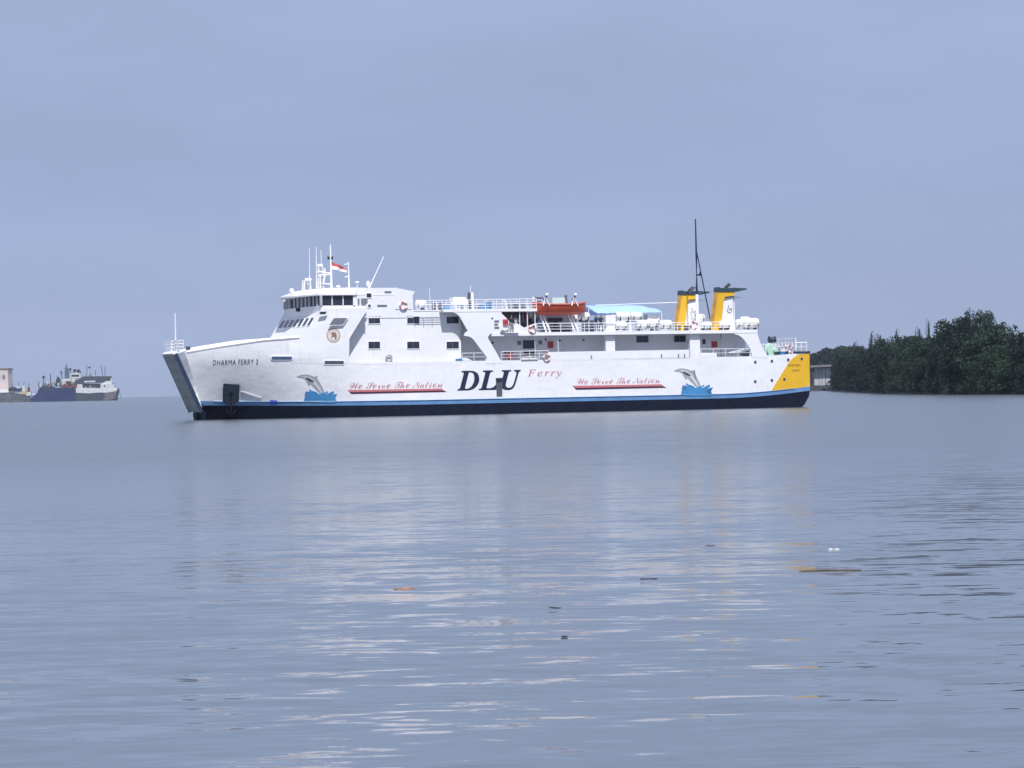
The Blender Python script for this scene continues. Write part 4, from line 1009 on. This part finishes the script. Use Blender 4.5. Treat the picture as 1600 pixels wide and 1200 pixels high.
def mth(op, a, b_=None, c=None):
    n = t.nodes.new('ShaderNodeMath'); n.operation = op
    for i, q in enumerate((a, b_, c)):
        if q is None: continue
        if isinstance(q, (int, float)): n.inputs[i].default_value = q
        else: t.links.new(q, n.inputs[i])
    return n.outputs[0]
def mrange(v, a, b_, c, d):
    n = t.nodes.new('ShaderNodeMapRange'); t.links.new(v, n.inputs[0])
    for i, q in enumerate((a, b_, c, d)): n.inputs[i + 1].default_value = q
    return n.outputs[0]
def wslope(sx, sy, scale, detail, rot, seed):
    mp_ = t.nodes.new('ShaderNodeMapping'); mp_.inputs['Scale'].default_value = (sx, sy, 1); mp_.inputs['Rotation'].default_value = (0, 0, rot); mp_.inputs['Location'].default_value = (seed, seed * 1.7, seed)
    t.links.new(g.outputs['Position'], mp_.inputs[0]); n = t.nodes.new('ShaderNodeTexNoise'); n.inputs['Scale'].default_value = scale
    n.inputs['Detail'].default_value = detail; n.inputs['Roughness'].default_value = .5; n.inputs['Distortion'].default_value = .35
    t.links.new(mp_.outputs[0], n.inputs['Vector'])
    c = t.nodes.new('ShaderNodeSeparateXYZ'); t.links.new(n.outputs[1], c.inputs[0])
    return mth('SUBTRACT', c.outputs[0], .5), mth('SUBTRACT', c.outputs[1], .5)
patch = mrange(wn(.28, 1.0, .028, 3, .6, .6), .40, .62, .22, 1.0)
patch2 = mrange(wn(.35, 1.0, .11, 2, .5, .4), .35, .65, .45, 1.15)
PM = mth('MULTIPLY', patch, patch2)
SX, SY = None, None
for sx_, sc_, det, rot, seed, amp, mod in ((.40, 5.5, 2, R(-5), 3.0, .34, True), (.36, 2.1, 2, R(5), 11.0, .40, True), (.30, .75, 2, R(-8), 23.0, .16, True), (.2, .07, 2, R(-2), 31.0, .05, False)):
    a_, b__ = wslope(sx_, 1.0, sc_, det, rot, seed)
    a_ = mth('MULTIPLY', a_, amp * .4); b__ = mth('MULTIPLY', b__, amp)
    if mod: a_ = mth('MULTIPLY', a_, PM); b__ = mth('MULTIPLY', b__, PM)
    SX = a_ if SX is None else mth('ADD', SX, a_); SY = b__ if SY is None else mth('ADD', SY, b__)
cx = t.nodes.new('ShaderNodeCombineXYZ'); t.links.new(SX, cx.inputs[0]); t.links.new(SY, cx.inputs[1]); cx.inputs[2].default_value = 1
nn = t.nodes.new('ShaderNodeVectorMath'); nn.operation = 'NORMALIZE'; t.links.new(cx.outputs[0], nn.inputs[0])
t.links.new(nn.outputs[0], b.inputs['Normal'])
t.links.new(mrange(sp.outputs[1], 24, 120, .05, .22), b.inputs['Roughness'])
S = 30000
me = MB().add([(-S, -200, 0), (S, -200, 0), (S, S, 0), (-S, S, 0)], [(0, 1, 2, 3)])
water = me.build('water', wm); tag(water, kind='structure')

# ================================================================== FLOATING DRIFT
def drift(name, px, py, build, lab, cat, rz=0):
    o = build.build(name, build.mats, None, True); o.location = on_water(px, py); o.rotation_euler = (0, 0, rz); tag(o, lab, cat); return o
WOOD = mat('wet driftwood', (.10, .075, .055), .8, var=.3, vscale=12, bump=.02, bscale=30); DARKW = mat('black wet bark', (.012, .016, .02), .7); LEAFO = mat('orange dead leaf', (.42, .20, .07), .7, var=.2)
p0, p1 = on_water(1256, 891), on_water(1338, 893)
b_ = MB(); L_ = (p1 - p0).length; b_.tube([(-L_ / 2, 0, .0), (-L_ / 4, .01, .006), (0, 0, .008), (L_ / 4, -.012, .006), (L_ / 2, .0, .004)], .015, 7, r2=.009); b_.mats = WOOD
drift('driftwood_stick', 1297, 892, b_, 'long thin brown stick floating on the open water', 'driftwood', .02)
b_ = MB(); b_.tube([(-.13, 0, .006), (-.05, .01, .002), (.03, 0, .004), (.14, 0, .008)], .005, 6); b_.ball((.01, 0, .002), .065, .04, .012); b_.mats = LEAFO
drift('floating_leaf', 632, 920, b_, 'curled orange brown leaf floating below the ferry forward half', 'leaf')
b_ = MB(); b_.tube([(-.07, 0, .016), (0, .01, .006), (.06, 0, .0)], .007, 6); b_.ball((.03, 0, 0), .035, .03, .011); b_.mats = DARKW
drift('floating_bark', 868, 950.5, b_, 'small dark scrap of bark nearest to the shore', 'driftwood')
b_ = MB(); b_.tube([(-.12, 0, .008), (-.04, 0, .004), (.06, .01, .006), (.1, 0, .0)], .007, 6); b_.ball((.07, 0, .0), .035, .03, .014); b_.mats = DARKW
drift('floating_bark', 1015, 905, b_, 'dark wedge of bark between the leaf and the long stick', 'driftwood', -.1)
b_ = MB(); b_.ball((0, 0, 0), .06, .05, .012); b_.ball((.06, .01, .0), .035, .03, .010); b_.mats = mat('brown husk', (.05, .035, .03), .8)
drift('floating_husk', 1108, 853, b_, 'small brown husk drifting farthest of the dark scraps', 'driftwood')
b_ = MB(); b_.ball((-.05, 0, .0), .04, .04, .018); b_.ball((.04, .0, .0), .05, .04, .014); b_.mats = mat('soiled foam', (.55, .53, .54), .7)
drift('floating_foam_piece', 1303, 858.5, b_, 'white lump of plastic foam floating above the long stick', 'litter')
b_ = MB(); b_.ball((0, 0, 0), .035, .03, .012); b_.mats = DARKW
drift('floating_scrap', 882, 995, b_, 'tiny dark scrap floating below the other dark pieces', 'driftwood')

# ================================================================== MANGROVE SHORE
def leafmat(name, c, c2):
    M_ = bpy.data.materials.new(name); M_.use_nodes = True; t = M_.node_tree; b = t.nodes['Principled BSDF']; b.inputs['Roughness'].default_value = .6
    b.inputs['Specular IOR Level'].default_value = .25
    tc_ = t.nodes.new('ShaderNodeTexCoord'); n1 = t.nodes.new('ShaderNodeTexNoise'); t.links.new(tc_.outputs['Object'], n1.inputs['Vector']); n1.inputs['Scale'].default_value = .7; n1.inputs['Detail'].default_value = 4
    oi = t.nodes.new('ShaderNodeObjectInfo')
    ad = t.nodes.new('ShaderNodeMath'); ad.operation = 'MULTIPLY_ADD'; t.links.new(oi.outputs['Random'], ad.inputs[0]); ad.inputs[1].default_value = .5; ad.inputs[2].default_value = -.25
    a2 = t.nodes.new('ShaderNodeMath'); t.links.new(n1.outputs[0], a2.inputs[0]); t.links.new(ad.outputs[0], a2.inputs[1])
    rr = t.nodes.new('ShaderNodeMapRange'); t.links.new(a2.outputs[0], rr.inputs[0]); rr.inputs[1].default_value = .38; rr.inputs[2].default_value = .85
    m2 = t.nodes.new('ShaderNodeMix'); m2.data_type = 'RGBA'; t.links.new(rr.outputs[0], m2.inputs[0]); m2.inputs[6].default_value = (*c, 1); m2.inputs[7].default_value = (*c2, 1)
    t.links.new(m2.outputs[2], b.inputs['Base Color']); return M_
LEAF = leafmat('mangrove leaves', (.007, .018, .015), (.034, .062, .033))
TRUNK = mat('mangrove bark', (.05, .042, .036), .9, var=.3)
def crown_mesh(seed, lobes, n, size, spiky=False):
    rnd = random.Random(seed); mb = MB(); L_ = []
    for i in range(lobes):
        if spiky: a = rnd.uniform(0, 6.28); r = rnd.uniform(0, .20); L_.append((r * math.cos(a), r * math.sin(a), rnd.uniform(.3, .8), rnd.uniform(.06, .13), rnd.uniform(.16, .26)))
        else: a = rnd.uniform(0, 6.28); z = rnd.uniform(.12, .86); r = rnd.uniform(.05, .34) * math.sqrt(max(.1, 1 - (z - .3) ** 2 * 1.6)); q = rnd.uniform(.07, .15); L_.append((r * math.cos(a), r * math.sin(a), z, q, q * rnd.uniform(.7, 1.0)))
    if spiky: L_.append((0, 0, .85, .05, .14))
    vs_, fs = [], []
    for k in range(n):
        l = rnd.choice(L_); d = Vector((rnd.gauss(0, 1), rnd.gauss(0, 1), rnd.gauss(0, 1))).normalized() * rnd.uniform(.55, 1.08) ** .7
        c = Vector((l[0] + d.x * l[3], l[1] + d.y * l[3], l[2] + d.z * l[4]))
        s = size * rnd.uniform(.6, 1.3)
        u = Vector((rnd.gauss(0, 1), rnd.gauss(0, 1), rnd.gauss(0, .6))).normalized(); w = u.cross(Vector((rnd.gauss(0, 1), rnd.gauss(0, 1), rnd.gauss(0, 1)))).normalized()
        o = len(vs_); vs_ += [c - u * s, c + w * s * .55, c + u * s, c - w * s * .55]; fs.append((o, o + 1, o + 2, o + 3))
    me = bpy.data.meshes.new('crown'); me.from_pydata([tuple(v) for v in vs_], [], fs); me.materials.append(LEAF); return me
crowns = [crown_mesh(s, 34, 5200, .020) for s in (1, 2, 3, 4, 5)]
spikes = [crown_mesh(s, 12, 2600, .018, True) for s in (11, 12, 13)]
bigc = crown_mesh(21, 56, 9000, .014)
def trunk_mesh(seed):
    rnd = random.Random(seed); mb = MB(); mb.tube([(0, 0, -.02), (.01, 0, .3), (.0, .01, .75)], .018, 6, r2=.006)
    for k in range(5):
        a = rnd.uniform(0, 6.28); z = rnd.uniform(.15, .5); mb.tube([(0, 0, z), (.12 * math.cos(a), .12 * math.sin(a), z + .12), (.22 * math.cos(a), .22 * math.sin(a), z + .3)], .009, 5, r2=.003)
    for k in range(6):
        a = k * 1.05 + rnd.uniform(-.2, .2); mb.tube([(0, 0, .10), (.05 * math.cos(a), .05 * math.sin(a), .06), (.09 * math.cos(a), .09 * math.sin(a), -.03)], .006, 5)
    return mb.mesh('trunk', TRUNK, True)
trunks = [trunk_mesh(s) for s in range(3)]
def tree(pos, hgt, wid, cm, tm, lab, grp, name='mangrove_tree', rz=None):
    e = empty(name, pos, random.uniform(0, 6.28) if rz is None else rz); e.scale = (wid, wid, hgt)
    for nm, me_ in (('trunk', tm), ('crown', cm)):
        o = bpy.data.objects.new(nm, me_); col.objects.link(o); o.parent = e
    tag(e, lab, 'tree', grp); return e
shore = [(1262, 1300), (1295, 1000), (1340, 800), (1381, 665), (1440, 590), (1500, 545), (1600, 506), (1680, 485), (1760, 470)]
prof = [(1262, 556), (1290, 546), (1320, 546), (1334, 539), (1340, 531), (1355, 531), (1370, 525), (1380, 519), (1402, 515), (1425, 512), (1440, 508), (1460, 506), (1475, 499), (1490, 487), (1505, 486), (1560, 495), (1572, 503), (1600, 506), (1760, 512)]
def interp(tab, x):
    for (a, b), (c, d) in zip(tab, tab[1:]):
        if x <= c: return b + (d - b) * (x - a) / (c - a)
    return tab[-1][1]
def horizon(px): return 609 - (px - 800) * .0192
MG = 'mangrove trees of the shoreline wood'
k = 0
for row, (depth, hf) in enumerate(((2, .62), (8, .80), (15, .93), (24, 1.0), (36, 1.0))):
    px = 1306 + row * 4
    while px < 1740:
        Y = interp(shore, px) + depth; sc = FPX / Y
        top = interp(prof, px + random.uniform(-6, 6))
        H = (CAMH + (horizon(px) - top) / sc) * hf * random.uniform(.88, 1.03)
        Wd = H * random.uniform(.75, 1.0)
        if row == 0: H *= random.uniform(.75, 1.15)
        pos = at_dist(px, Y + random.uniform(-2, 2))
        if 1306 <= px: tree(pos, H / 1.0, Wd, crowns[k % 5], trunks[k % 3], 'dark green mangrove tree in the dense wood along the far bank', MG)
        k += 1
        px += Wd * sc * random.uniform(.32, .48)
def lone(px, py, dY, wid_px, cm, lab, name='mangrove_tree'):
    Y = interp(shore, px) + dY; sc = FPX / Y; H = CAMH + (horizon(px) - py) / sc
    tree(at_dist(px, Y), H, wid_px / sc, cm, trunks[0], lab, None, name)
lone(1532, 470, 22, 75, bigc, 'tallest broad crowned tree rising above the wood')
lone(1549, 479, 24, 44, crowns[2], 'rounded crown joined to the aft shoulder of the tallest tree')
lone(1505, 483, 20, 55, crowns[1], 'lower bushy crown on the ferry side of the tallest tree')
for px, py, w_, lab in ((1363, 511, 16, 'slim pointed tree leaning above the wood nearest the ferry'), (1377, 515, 14, 'short pointed treetop just past the slim leaning one'), (1402, 508, 16, 'pointed treetop midway along the slope of the wood'), (1453, 493, 14, 'tallest thin bare spire standing out of the canopy'), (1438, 504, 18, 'pointed treetop next to the thin bare spire'), (1568, 496, 16, 'small round topped tree just past the tallest tree'), (1336, 526, 14, 'first pointed treetop at the low end of the wood')):
    lone(px, py + 7, 26, w_ * 2.0, spikes[int(px) % 3], lab, 'pointed_tree')
# mud bank under the wood
mb = MB(); n = len(shore); vs_ = []
for (px, Y) in shore:
    a = at_dist(px, Y - 1); vs_ += [(a.x, a.y, -.3), (a.x + .3, a.y + 3, .35), (a.x + 4, a.y + 60, .8), (a.x + 40, a.y + 400, 1.2)]
mb.add(vs_, [(i * 4 + j, (i + 1) * 4 + j, (i + 1) * 4 + j + 1, i * 4 + j + 1) for i in range(n - 1) for j in range(3)])
bank = mb.build('mud_bank', mat('dark mud', (.03, .028, .025), .8, var=.3)); tag(bank, kind='structure')
# low shrubs at the water's edge (nobody could count them)
rnd = random.Random(5); vs_, fs = [], []
for kx in range(30000):
    px = rnd.uniform(1300, 1760); Y = interp(shore, px) + rnd.uniform(-1.5, 9); p = at_dist(px, Y)
    hmax = 2.6 + 1.8 * noise.noise(Vector((p.x * .12, p.y * .05, 0))); c = Vector((p.x, p.y, .1 + abs(rnd.gauss(0, .5)) * hmax)); s = rnd.uniform(.10, .26)
    u = Vector((rnd.gauss(0, 1), rnd.gauss(0, 1), rnd.gauss(0, .6))).normalized(); w = u.cross(Vector((rnd.gauss(0, 1), rnd.gauss(0, 1), rnd.gauss(0, 1)))).normalized()
    o = len(vs_); vs_ += [tuple(c - u * s), tuple(c + w * s * .55), tuple(c + u * s), tuple(c - w * s * .55)]; fs.append((o, o + 1, o + 2, o + 3))
me = bpy.data.meshes.new('undergrowth'); me.from_pydata(vs_, [], fs); me.materials.append(LEAF); o = bpy.data.objects.new('undergrowth', me); col.objects.link(o); tag(o, 'low leafy growth along the edge of the far bank', 'undergrowth', kind='stuff')
# distant woods beyond the ferry's stern
vs_, fs = [], []
for kx in range(16000):
    px = rnd.uniform(1255, 1350); Y = rnd.uniform(1500, 1560); p = at_dist(px, Y); sc = FPX / Y
    prf = interp([(1255, 556), (1270, 554), (1284, 549), (1292, 544), (1304, 545), (1315, 542), (1330, 544), (1350, 540)], px)
    H = CAMH + (horizon(px) - prf) / sc + 1.2 * noise.noise(Vector((p.x * .16, 0, 3))) 
    c = Vector((p.x, p.y, H * rnd.random() ** .6)); s = rnd.uniform(.4, .9)
    u = Vector((rnd.gauss(0, 1), rnd.gauss(0, 1), rnd.gauss(0, .6))).normalized(); w = u.cross(Vector((rnd.gauss(0, 1), rnd.gauss(0, 1), rnd.gauss(0, 1)))).normalized()
    o = len(vs_); vs_ += [tuple(c - u * s), tuple(c + w * s * .55), tuple(c + u * s), tuple(c - w * s * .55)]; fs.append((o, o + 1, o + 2, o + 3))
me = bpy.data.meshes.new('distant_woods'); me.from_pydata(vs_, [], fs); me.materials.append(LEAF); o = bpy.data.objects.new('distant_woods', me); col.objects.link(o); tag(o, 'hazy low woods far behind the boathouse and ferry stern', 'woods', kind='stuff')
mb = MB(); a, b = at_dist(1240, 1490), at_dist(1345, 1490); mb.box(a.x, b.x, 1490, 1600, -.5, .8); o = mb.build('far_bank', bank.data.materials[0]); tag(o, kind='structure')
# boathouse at the end of the wood
Y = 1060; sc = FPX / Y; bp_ = at_dist(1284, Y); bh = empty('boathouse', bp_); tag(bh, 'open fronted grey boathouse with pale wall between ferry stern and wood', 'boathouse')
fz = lambda py: CAMH + (horizon(1284) - py) / sc; fx = lambda px: (px - 1284) / sc
BHW = mat('pale shed wall', (.42, .43, .47), .8, var=.1, streak=.3); BHD = mat('dark shed timber', (.05, .05, .06), .8)
part(MB().prism([(fx(1262), fz(571)), (fx(1306), fz(569.5)), (fx(1306), fz(573)), (fx(1262), fz(574))], -1, 9), 'roof', mat('shed roof', (.17, .16, .19), .7, var=.1), parent=bh)
part(MB().box(fx(1273), fx(1299), 1.5, 1.8, fz(602), fz(575)), 'wall', BHW, parent=bh)
for px in (1280.5, 1285, 1290.5): part(MB().box(fx(px) - .08, fx(px) + .08, 1.40, 1.5, fz(602), fz(575)), 'wall_batten', BHD, parent=bh)
for px in (1266, 1271, 1301): part(MB().box(fx(px) - .35, fx(px) + .35, 0, 1, -1, fz(573)), 'post', BHD, parent=bh)
part(MB().box(fx(1262), fx(1304), -.5, 9, -1, fz(603)), 'quay_base', BHD, parent=bh)

# ================================================================== FAR HARBOUR (left of the picture)
HY = 2450.0; hs = FPX / HY
def hbase(px): return at_dist(px, HY)
def hz(px, py): return max(-1.0, CAMH + (horizon(px) - py) / hs)
def hx(o, px): return (px - o) / hs
def hprism(name, o, pts, y0, y1, material, parent):
    return part(MB().prism([(hx(o, a), hz(a, b)) for a, b in pts], y0, y1), name, material, parent=parent)
NB = mat('far hull blue', (.014, .028, .095), .5, var=.3, vscale=.2, streak=.4, streak_col=(.07, .05, .05)); GB = mat('far hull grey green', (.03, .05, .07), .6, var=.3, vscale=.2, streak=.5)
FW = mat('far weathered white', (.56, .57, .58), .7, var=.2, vscale=.4, streak=.5); FD_ = mat('far dark paint', (.02, .023, .035), .7, var=.3); FR = mat('far rust red', (.16, .05, .045), .7, var=.2); FB = mat('far blue grey', (.07, .12, .18), .6)
# blue cargo ship
o1 = 90; s1 = empty('cargo_ship', hbase(o1)); tag(s1, 'dark blue cargo ship with cluttered deck moored at the far quay', 'ship')
hprism('hull', o1, [(40, 628.5), (56, 616), (64, 607.5), (72, 606.5), (96, 605.5), (131, 604.5), (133, 627.5)], 0, 9, NB, s1)
hprism('forecastle', o1, [(58, 612), (64, 602.5), (84, 604), (84, 608)], .5, 8, GB, s1)
hprism('deck_edge', o1, [(95, 602), (131, 600.5), (131, 605.2), (95, 605.8)], -.1, 8.5, FR, s1)
hprism('accommodation', o1, [(97, 602), (98, 592), (127, 591), (129, 602)], 1, 8, FW, s1)
hprism('hatch_cover', o1, [(100, 599.5), (105, 595), (113, 596), (114, 600)], .5, 1, FR, s1)
hprism('funnel', o1, [(101, 594), (101.5, 575.5), (104, 573), (107, 576), (107.5, 594)], 2, 5, FB, s1)
hprism('wheelhouse', o1, [(110, 592), (111, 583), (126, 583.5), (127, 592)], 1, 7, FW, s1)
hprism('wheelhouse_window', o1, [(112, 588.5), (112, 585.5), (124, 585.5), (124, 588.5)], .9, 1, FD_, s1)
hprism('crane', o1, [(86, 604), (88, 592), (90, 588), (94, 592), (95, 604)], 2, 4, FD_, s1)
hprism('winch', o1, [(116, 601), (118, 593), (124, 593), (126, 601)], .3, .9, FD_, s1)
for a, b, c, d in ((68, 606, 68, 587), (65, 590, 71, 590), (79, 605, 78.5, 584), (97, 592, 95, 579), (110, 583, 110, 575), (115, 583, 117, 577), (122, 583, 123, 577), (125, 583, 126.5, 580), (103, 574, 104, 569), (60, 606, 60, 597)):
    part(MB().tube([(hx(o1, a), 3, hz(a, b)), (hx(o1, c), 3, hz(c, d))], .35, 5), 'mast_spar', FD_, parent=s1)
for a, b, w_, mt in ((110, 577, 1.4, FD_), (117, 579, 2, FD_), (122.5, 579.5, 2.2, FD_), (125, 592.5, 1.2, CANI), (96, 582, 1.4, FR), (74, 600, 3, FW), (78, 602, 3, BHW), (68, 589, 1.6, FD_), (90, 599, 2, FD_)):
    part(MB().box(hx(o1, a - w_), hx(o1, a + w_), 1.5, 3.5, hz(a, b + w_), hz(a, b - w_)), 'deck_fitting', mt, parent=s1)
rq = random.Random(3)
CM = [FW, FD_, FR, FB, BHW, mat('far ochre', (.30, .20, .08), .7), mat('far sea green', (.08, .16, .14), .7)]
for i in range(46):
    a = rq.uniform(64, 130); b = 605 - (a - 64) * .04 - (rq.uniform(0, 4) if i % 3 else 0); w_ = rq.uniform(.5, 2.4); h_ = rq.uniform(1.2, 6.5)
    yy = rq.uniform(-.6, 4)
    mb = MB().box(hx(o1, a - w_), hx(o1, a + w_), yy, yy + rq.uniform(.4, 1.6), hz(a, b), hz(a, b - h_))
    if i % 4 == 0: mb.tube([(hx(o1, a), yy + .3, hz(a, b - h_)), (hx(o1, a + rq.uniform(-2, 2)), yy + .3, hz(a, b - h_ - rq.uniform(2, 7)))], .16, 5)
    part(mb, 'deck_gear', CM[rq.randrange(7)], parent=s1)
# grey-hulled coaster
o2 = 162; s2 = empty('coaster', hbase(o2) + Vector((0, -40, 0))); tag(s2, 'weathered white and grey coaster moored astern of the dark blue ship', 'ship')
hprism('hull', o2, [(129, 626.8), (128.5, 611), (170, 611.5), (195, 607), (193, 617), (189, 625.5)], 0, 9, GB, s2)
hprism('bulwark', o2, [(130, 613.5), (130, 606), (168, 606.5), (168, 613), (150, 614.5)], -.15, 8, FW, s2)
hprism('forecastle', o2, [(168, 613), (168, 600), (186, 600.5), (188, 606.5), (194, 606.8), (192, 611), (176, 613.5)], -.1, 8, FW, s2)
hprism('hull_side_plate', o2, [(173, 619), (175, 614), (193, 611), (189, 624), (173, 625)], -.1, 0, mat('far rusty plate', (.13, .11, .13), .8, var=.4, vscale=.4), s2)  # rust-toned plate, lighter than the hull around it
hprism('deckhouse', o2, [(131, 608), (132, 600), (169, 599.5), (169, 607)], .8, 8, FD_, s2)
hprism('awning_roof', o2, [(129, 596), (141, 588.5), (183, 588), (184, 590.5), (170, 598), (131, 600)], .2, 8.6, mat('far dark roof', (.045, .055, .085), .7, var=.2), s2)
hprism('white_band', o2, [(143, 595.5), (160, 595), (160, 597.2), (143, 597.8)], .05, .2, FW, s2)
hprism('wheelhouse', o2, [(169, 600), (170, 591), (184, 590.5), (186, 600)], .6, 7, FW, s2)
hprism('wheelhouse_window', o2, [(176, 595), (176, 592), (183, 592), (183, 595)], .5, .6, FD_, s2)
for a in (143, 150, 156): hprism('deck_opening', o2, [(a, 606), (a, 602), (a + 4, 602), (a + 4, 606)], .65, .8, GLASSL if a == 150 else FD_, s2)
hprism('cabin', o2, [(132, 607), (132, 600.5), (140, 600.5), (140, 607)], -.05, .7, FW, s2)
hprism('door', o2, [(173, 605), (173, 601.5), (175, 601.5), (175, 605)], -.2, -.1, FR, s2)
for a, b, c, d in ((171, 590, 168.5, 571), (174.5, 590, 174, 574), (160, 589, 159.5, 579), (152, 589, 152, 583), (195, 608, 199, 624), (146, 589, 147, 571.5), (190, 605, 190, 598)):
    part(MB().tube([(hx(o2, a), 3, hz(a, b)), (hx(o2, c), 3, hz(c, d))], .22, 5), 'mast_spar', FD_ if a < 190 else GLASSL, parent=s2)
part(MB().box(hx(o2, 149), hx(o2, 152), 3, 4, hz(150, 576), hz(150, 573.5)), 'radar_bar', FD_, parent=s2)
for i in range(26):
    a = rq.uniform(131, 186); b = (600 if a > 141 and i % 2 else 607); b = 588.5 if i % 2 and a < 183 and a > 142 else b; w_ = rq.uniform(.3, 1.3); h_ = rq.uniform(.6, 2.6)
    yy = rq.uniform(-.1, .5)
    part(MB().box(hx(o2, a - w_), hx(o2, a + w_), yy, yy + .5, hz(a, b), hz(a, b - h_)), 'deck_gear', CM[rq.randrange(7)], parent=s2)
o = MB().prism([(hx(195, 191), hz(195, 623.5)), (hx(195, 199), hz(195, 621)), (hx(195, 200), hz(195, 622)), (hx(195, 196), hz(195, 626))], 0, 3).build('work_skiff', NB); o.location = hbase(195) + Vector((0, -60, 0)); tag(o, 'little dark skiff lying off the bow of the grey coaster', 'boat')
# quay, warehouse, small craft
q0 = hbase(20); ob = empty('harbour_quay', q0)
tag(ob, kind='structure')
hprism('quay_slab', 20, [(-60, 630), (-60, 609), (21, 609.5), (21, 614), (48, 617), (50, 629)], 2, 60, BHW, ob)
hprism('rock_revetment', 20, [(-60, 631), (-60, 616), (22, 615), (34, 620), (50, 627), (40, 629)], -1, 2, mat('harbour rocks', (.10, .10, .12), .9, var=.5, vscale=.5, bump=.5, bscale=.8), ob)
wh = empty('warehouse', hbase(2)); tag(wh, 'tall pale block with brown flat roof at the harbour end, cut by the picture edge', 'building')
hprism('wall', 2, [(-25, 609), (-25, 577), (10.5, 577), (11, 609)], 8, 30, mat('cream render', (.55, .47, .46), .8, var=.08), wh)
hprism('roof', 2, [(-26, 577), (-26, 575.2), (11.5, 575.2), (11.2, 577)], 7.5, 31, mat('brown roof', (.22, .13, .12), .8), wh)
for a in (-14, -6, 2): hprism('window', 2, [(a, 592), (a, 586), (a + 4, 586), (a + 4, 592)], 7.7, 8, GLASSL, wh)
o = hprism('low_shed', 10, [(-20, 614), (-20, 608), (22, 608.5), (22, 613)], 1, 6, CANI, None); o.parent = None; o.location = hbase(10); tag(o, 'long low white shed on the quay in front of the tall block', 'shed')
for i, (a, b, c, d, mt, m2, lab) in enumerate(((24, 33, 602, 612, NB, FW, 'dark fishing boat next to the low white shed'), (33, 41, 601, 616, mat('far yellow', (.5, .38, .16), .7), FW, 'yellow and white fishing boat between the quay and cargo ship'), (41, 48, 604, 618, FW, FR, 'small white fishing boat nearest the cargo ship bow'), (14, 24, 603, 611, FD_, FB, 'low dark fishing boat behind the white shed end'))):
    e = empty('fishing_boat', hbase((a + b) / 2)); tag(e, lab, 'boat', 'fishing boats crowded at the quay'); oo = (a + b) / 2
    hprism('hull', oo, [(a, d), (a - .8, d - 5), (b + .8, d - 5.5), (b, d)], 0, 4, mt, e)
    hprism('cabin', oo, [(a + 2, d - 5), (a + 2.2, c + 1), (b - 2, c + 1), (b - 1.5, d - 5)], .8, 3.4, m2, e)
    part(MB().tube([(0, 2, hz(oo, c + 1)), (.3, 2, hz(oo, c - 5))], .2, 5), 'mast', FD_, parent=e)
# low headland behind the quay
mb = MB(); p = hbase(-40)
mb.add([(p.x - 200, HY + 60, -1), (p.x + 70, HY + 60, -1), (p.x + 66, HY + 70, 4), (p.x - 200, HY + 70, 4), (p.x - 200, HY + 300, 4), (p.x + 66, HY + 300, 4)], [(0, 1, 2, 3), (3, 2, 5, 4)])
o = mb.build('harbour_land', bank.data.materials[0]); tag(o, kind='structure')

# ================================================================== HAZE
hm = bpy.data.materials.new('haze air'); hm.use_nodes = True; t = hm.node_tree
for n in list(t.nodes):
    if n.type == 'BSDF_PRINCIPLED': t.nodes.remove(n)
pv = t.nodes.new('ShaderNodeVolumePrincipled'); pv.inputs['Color'].default_value = (.78, .86, 1.0, 1); pv.inputs['Density'].default_value = .000045; pv.inputs['Anisotropy'].default_value = .1
outn = [n for n in t.nodes if n.type == 'OUTPUT_MATERIAL'][0]; t.links.new(pv.outputs[0], outn.inputs['Volume'])
o = MB().box(-700, 700, -60, 2900, -1, 40).build('haze', hm); tag(o, kind='stuff')
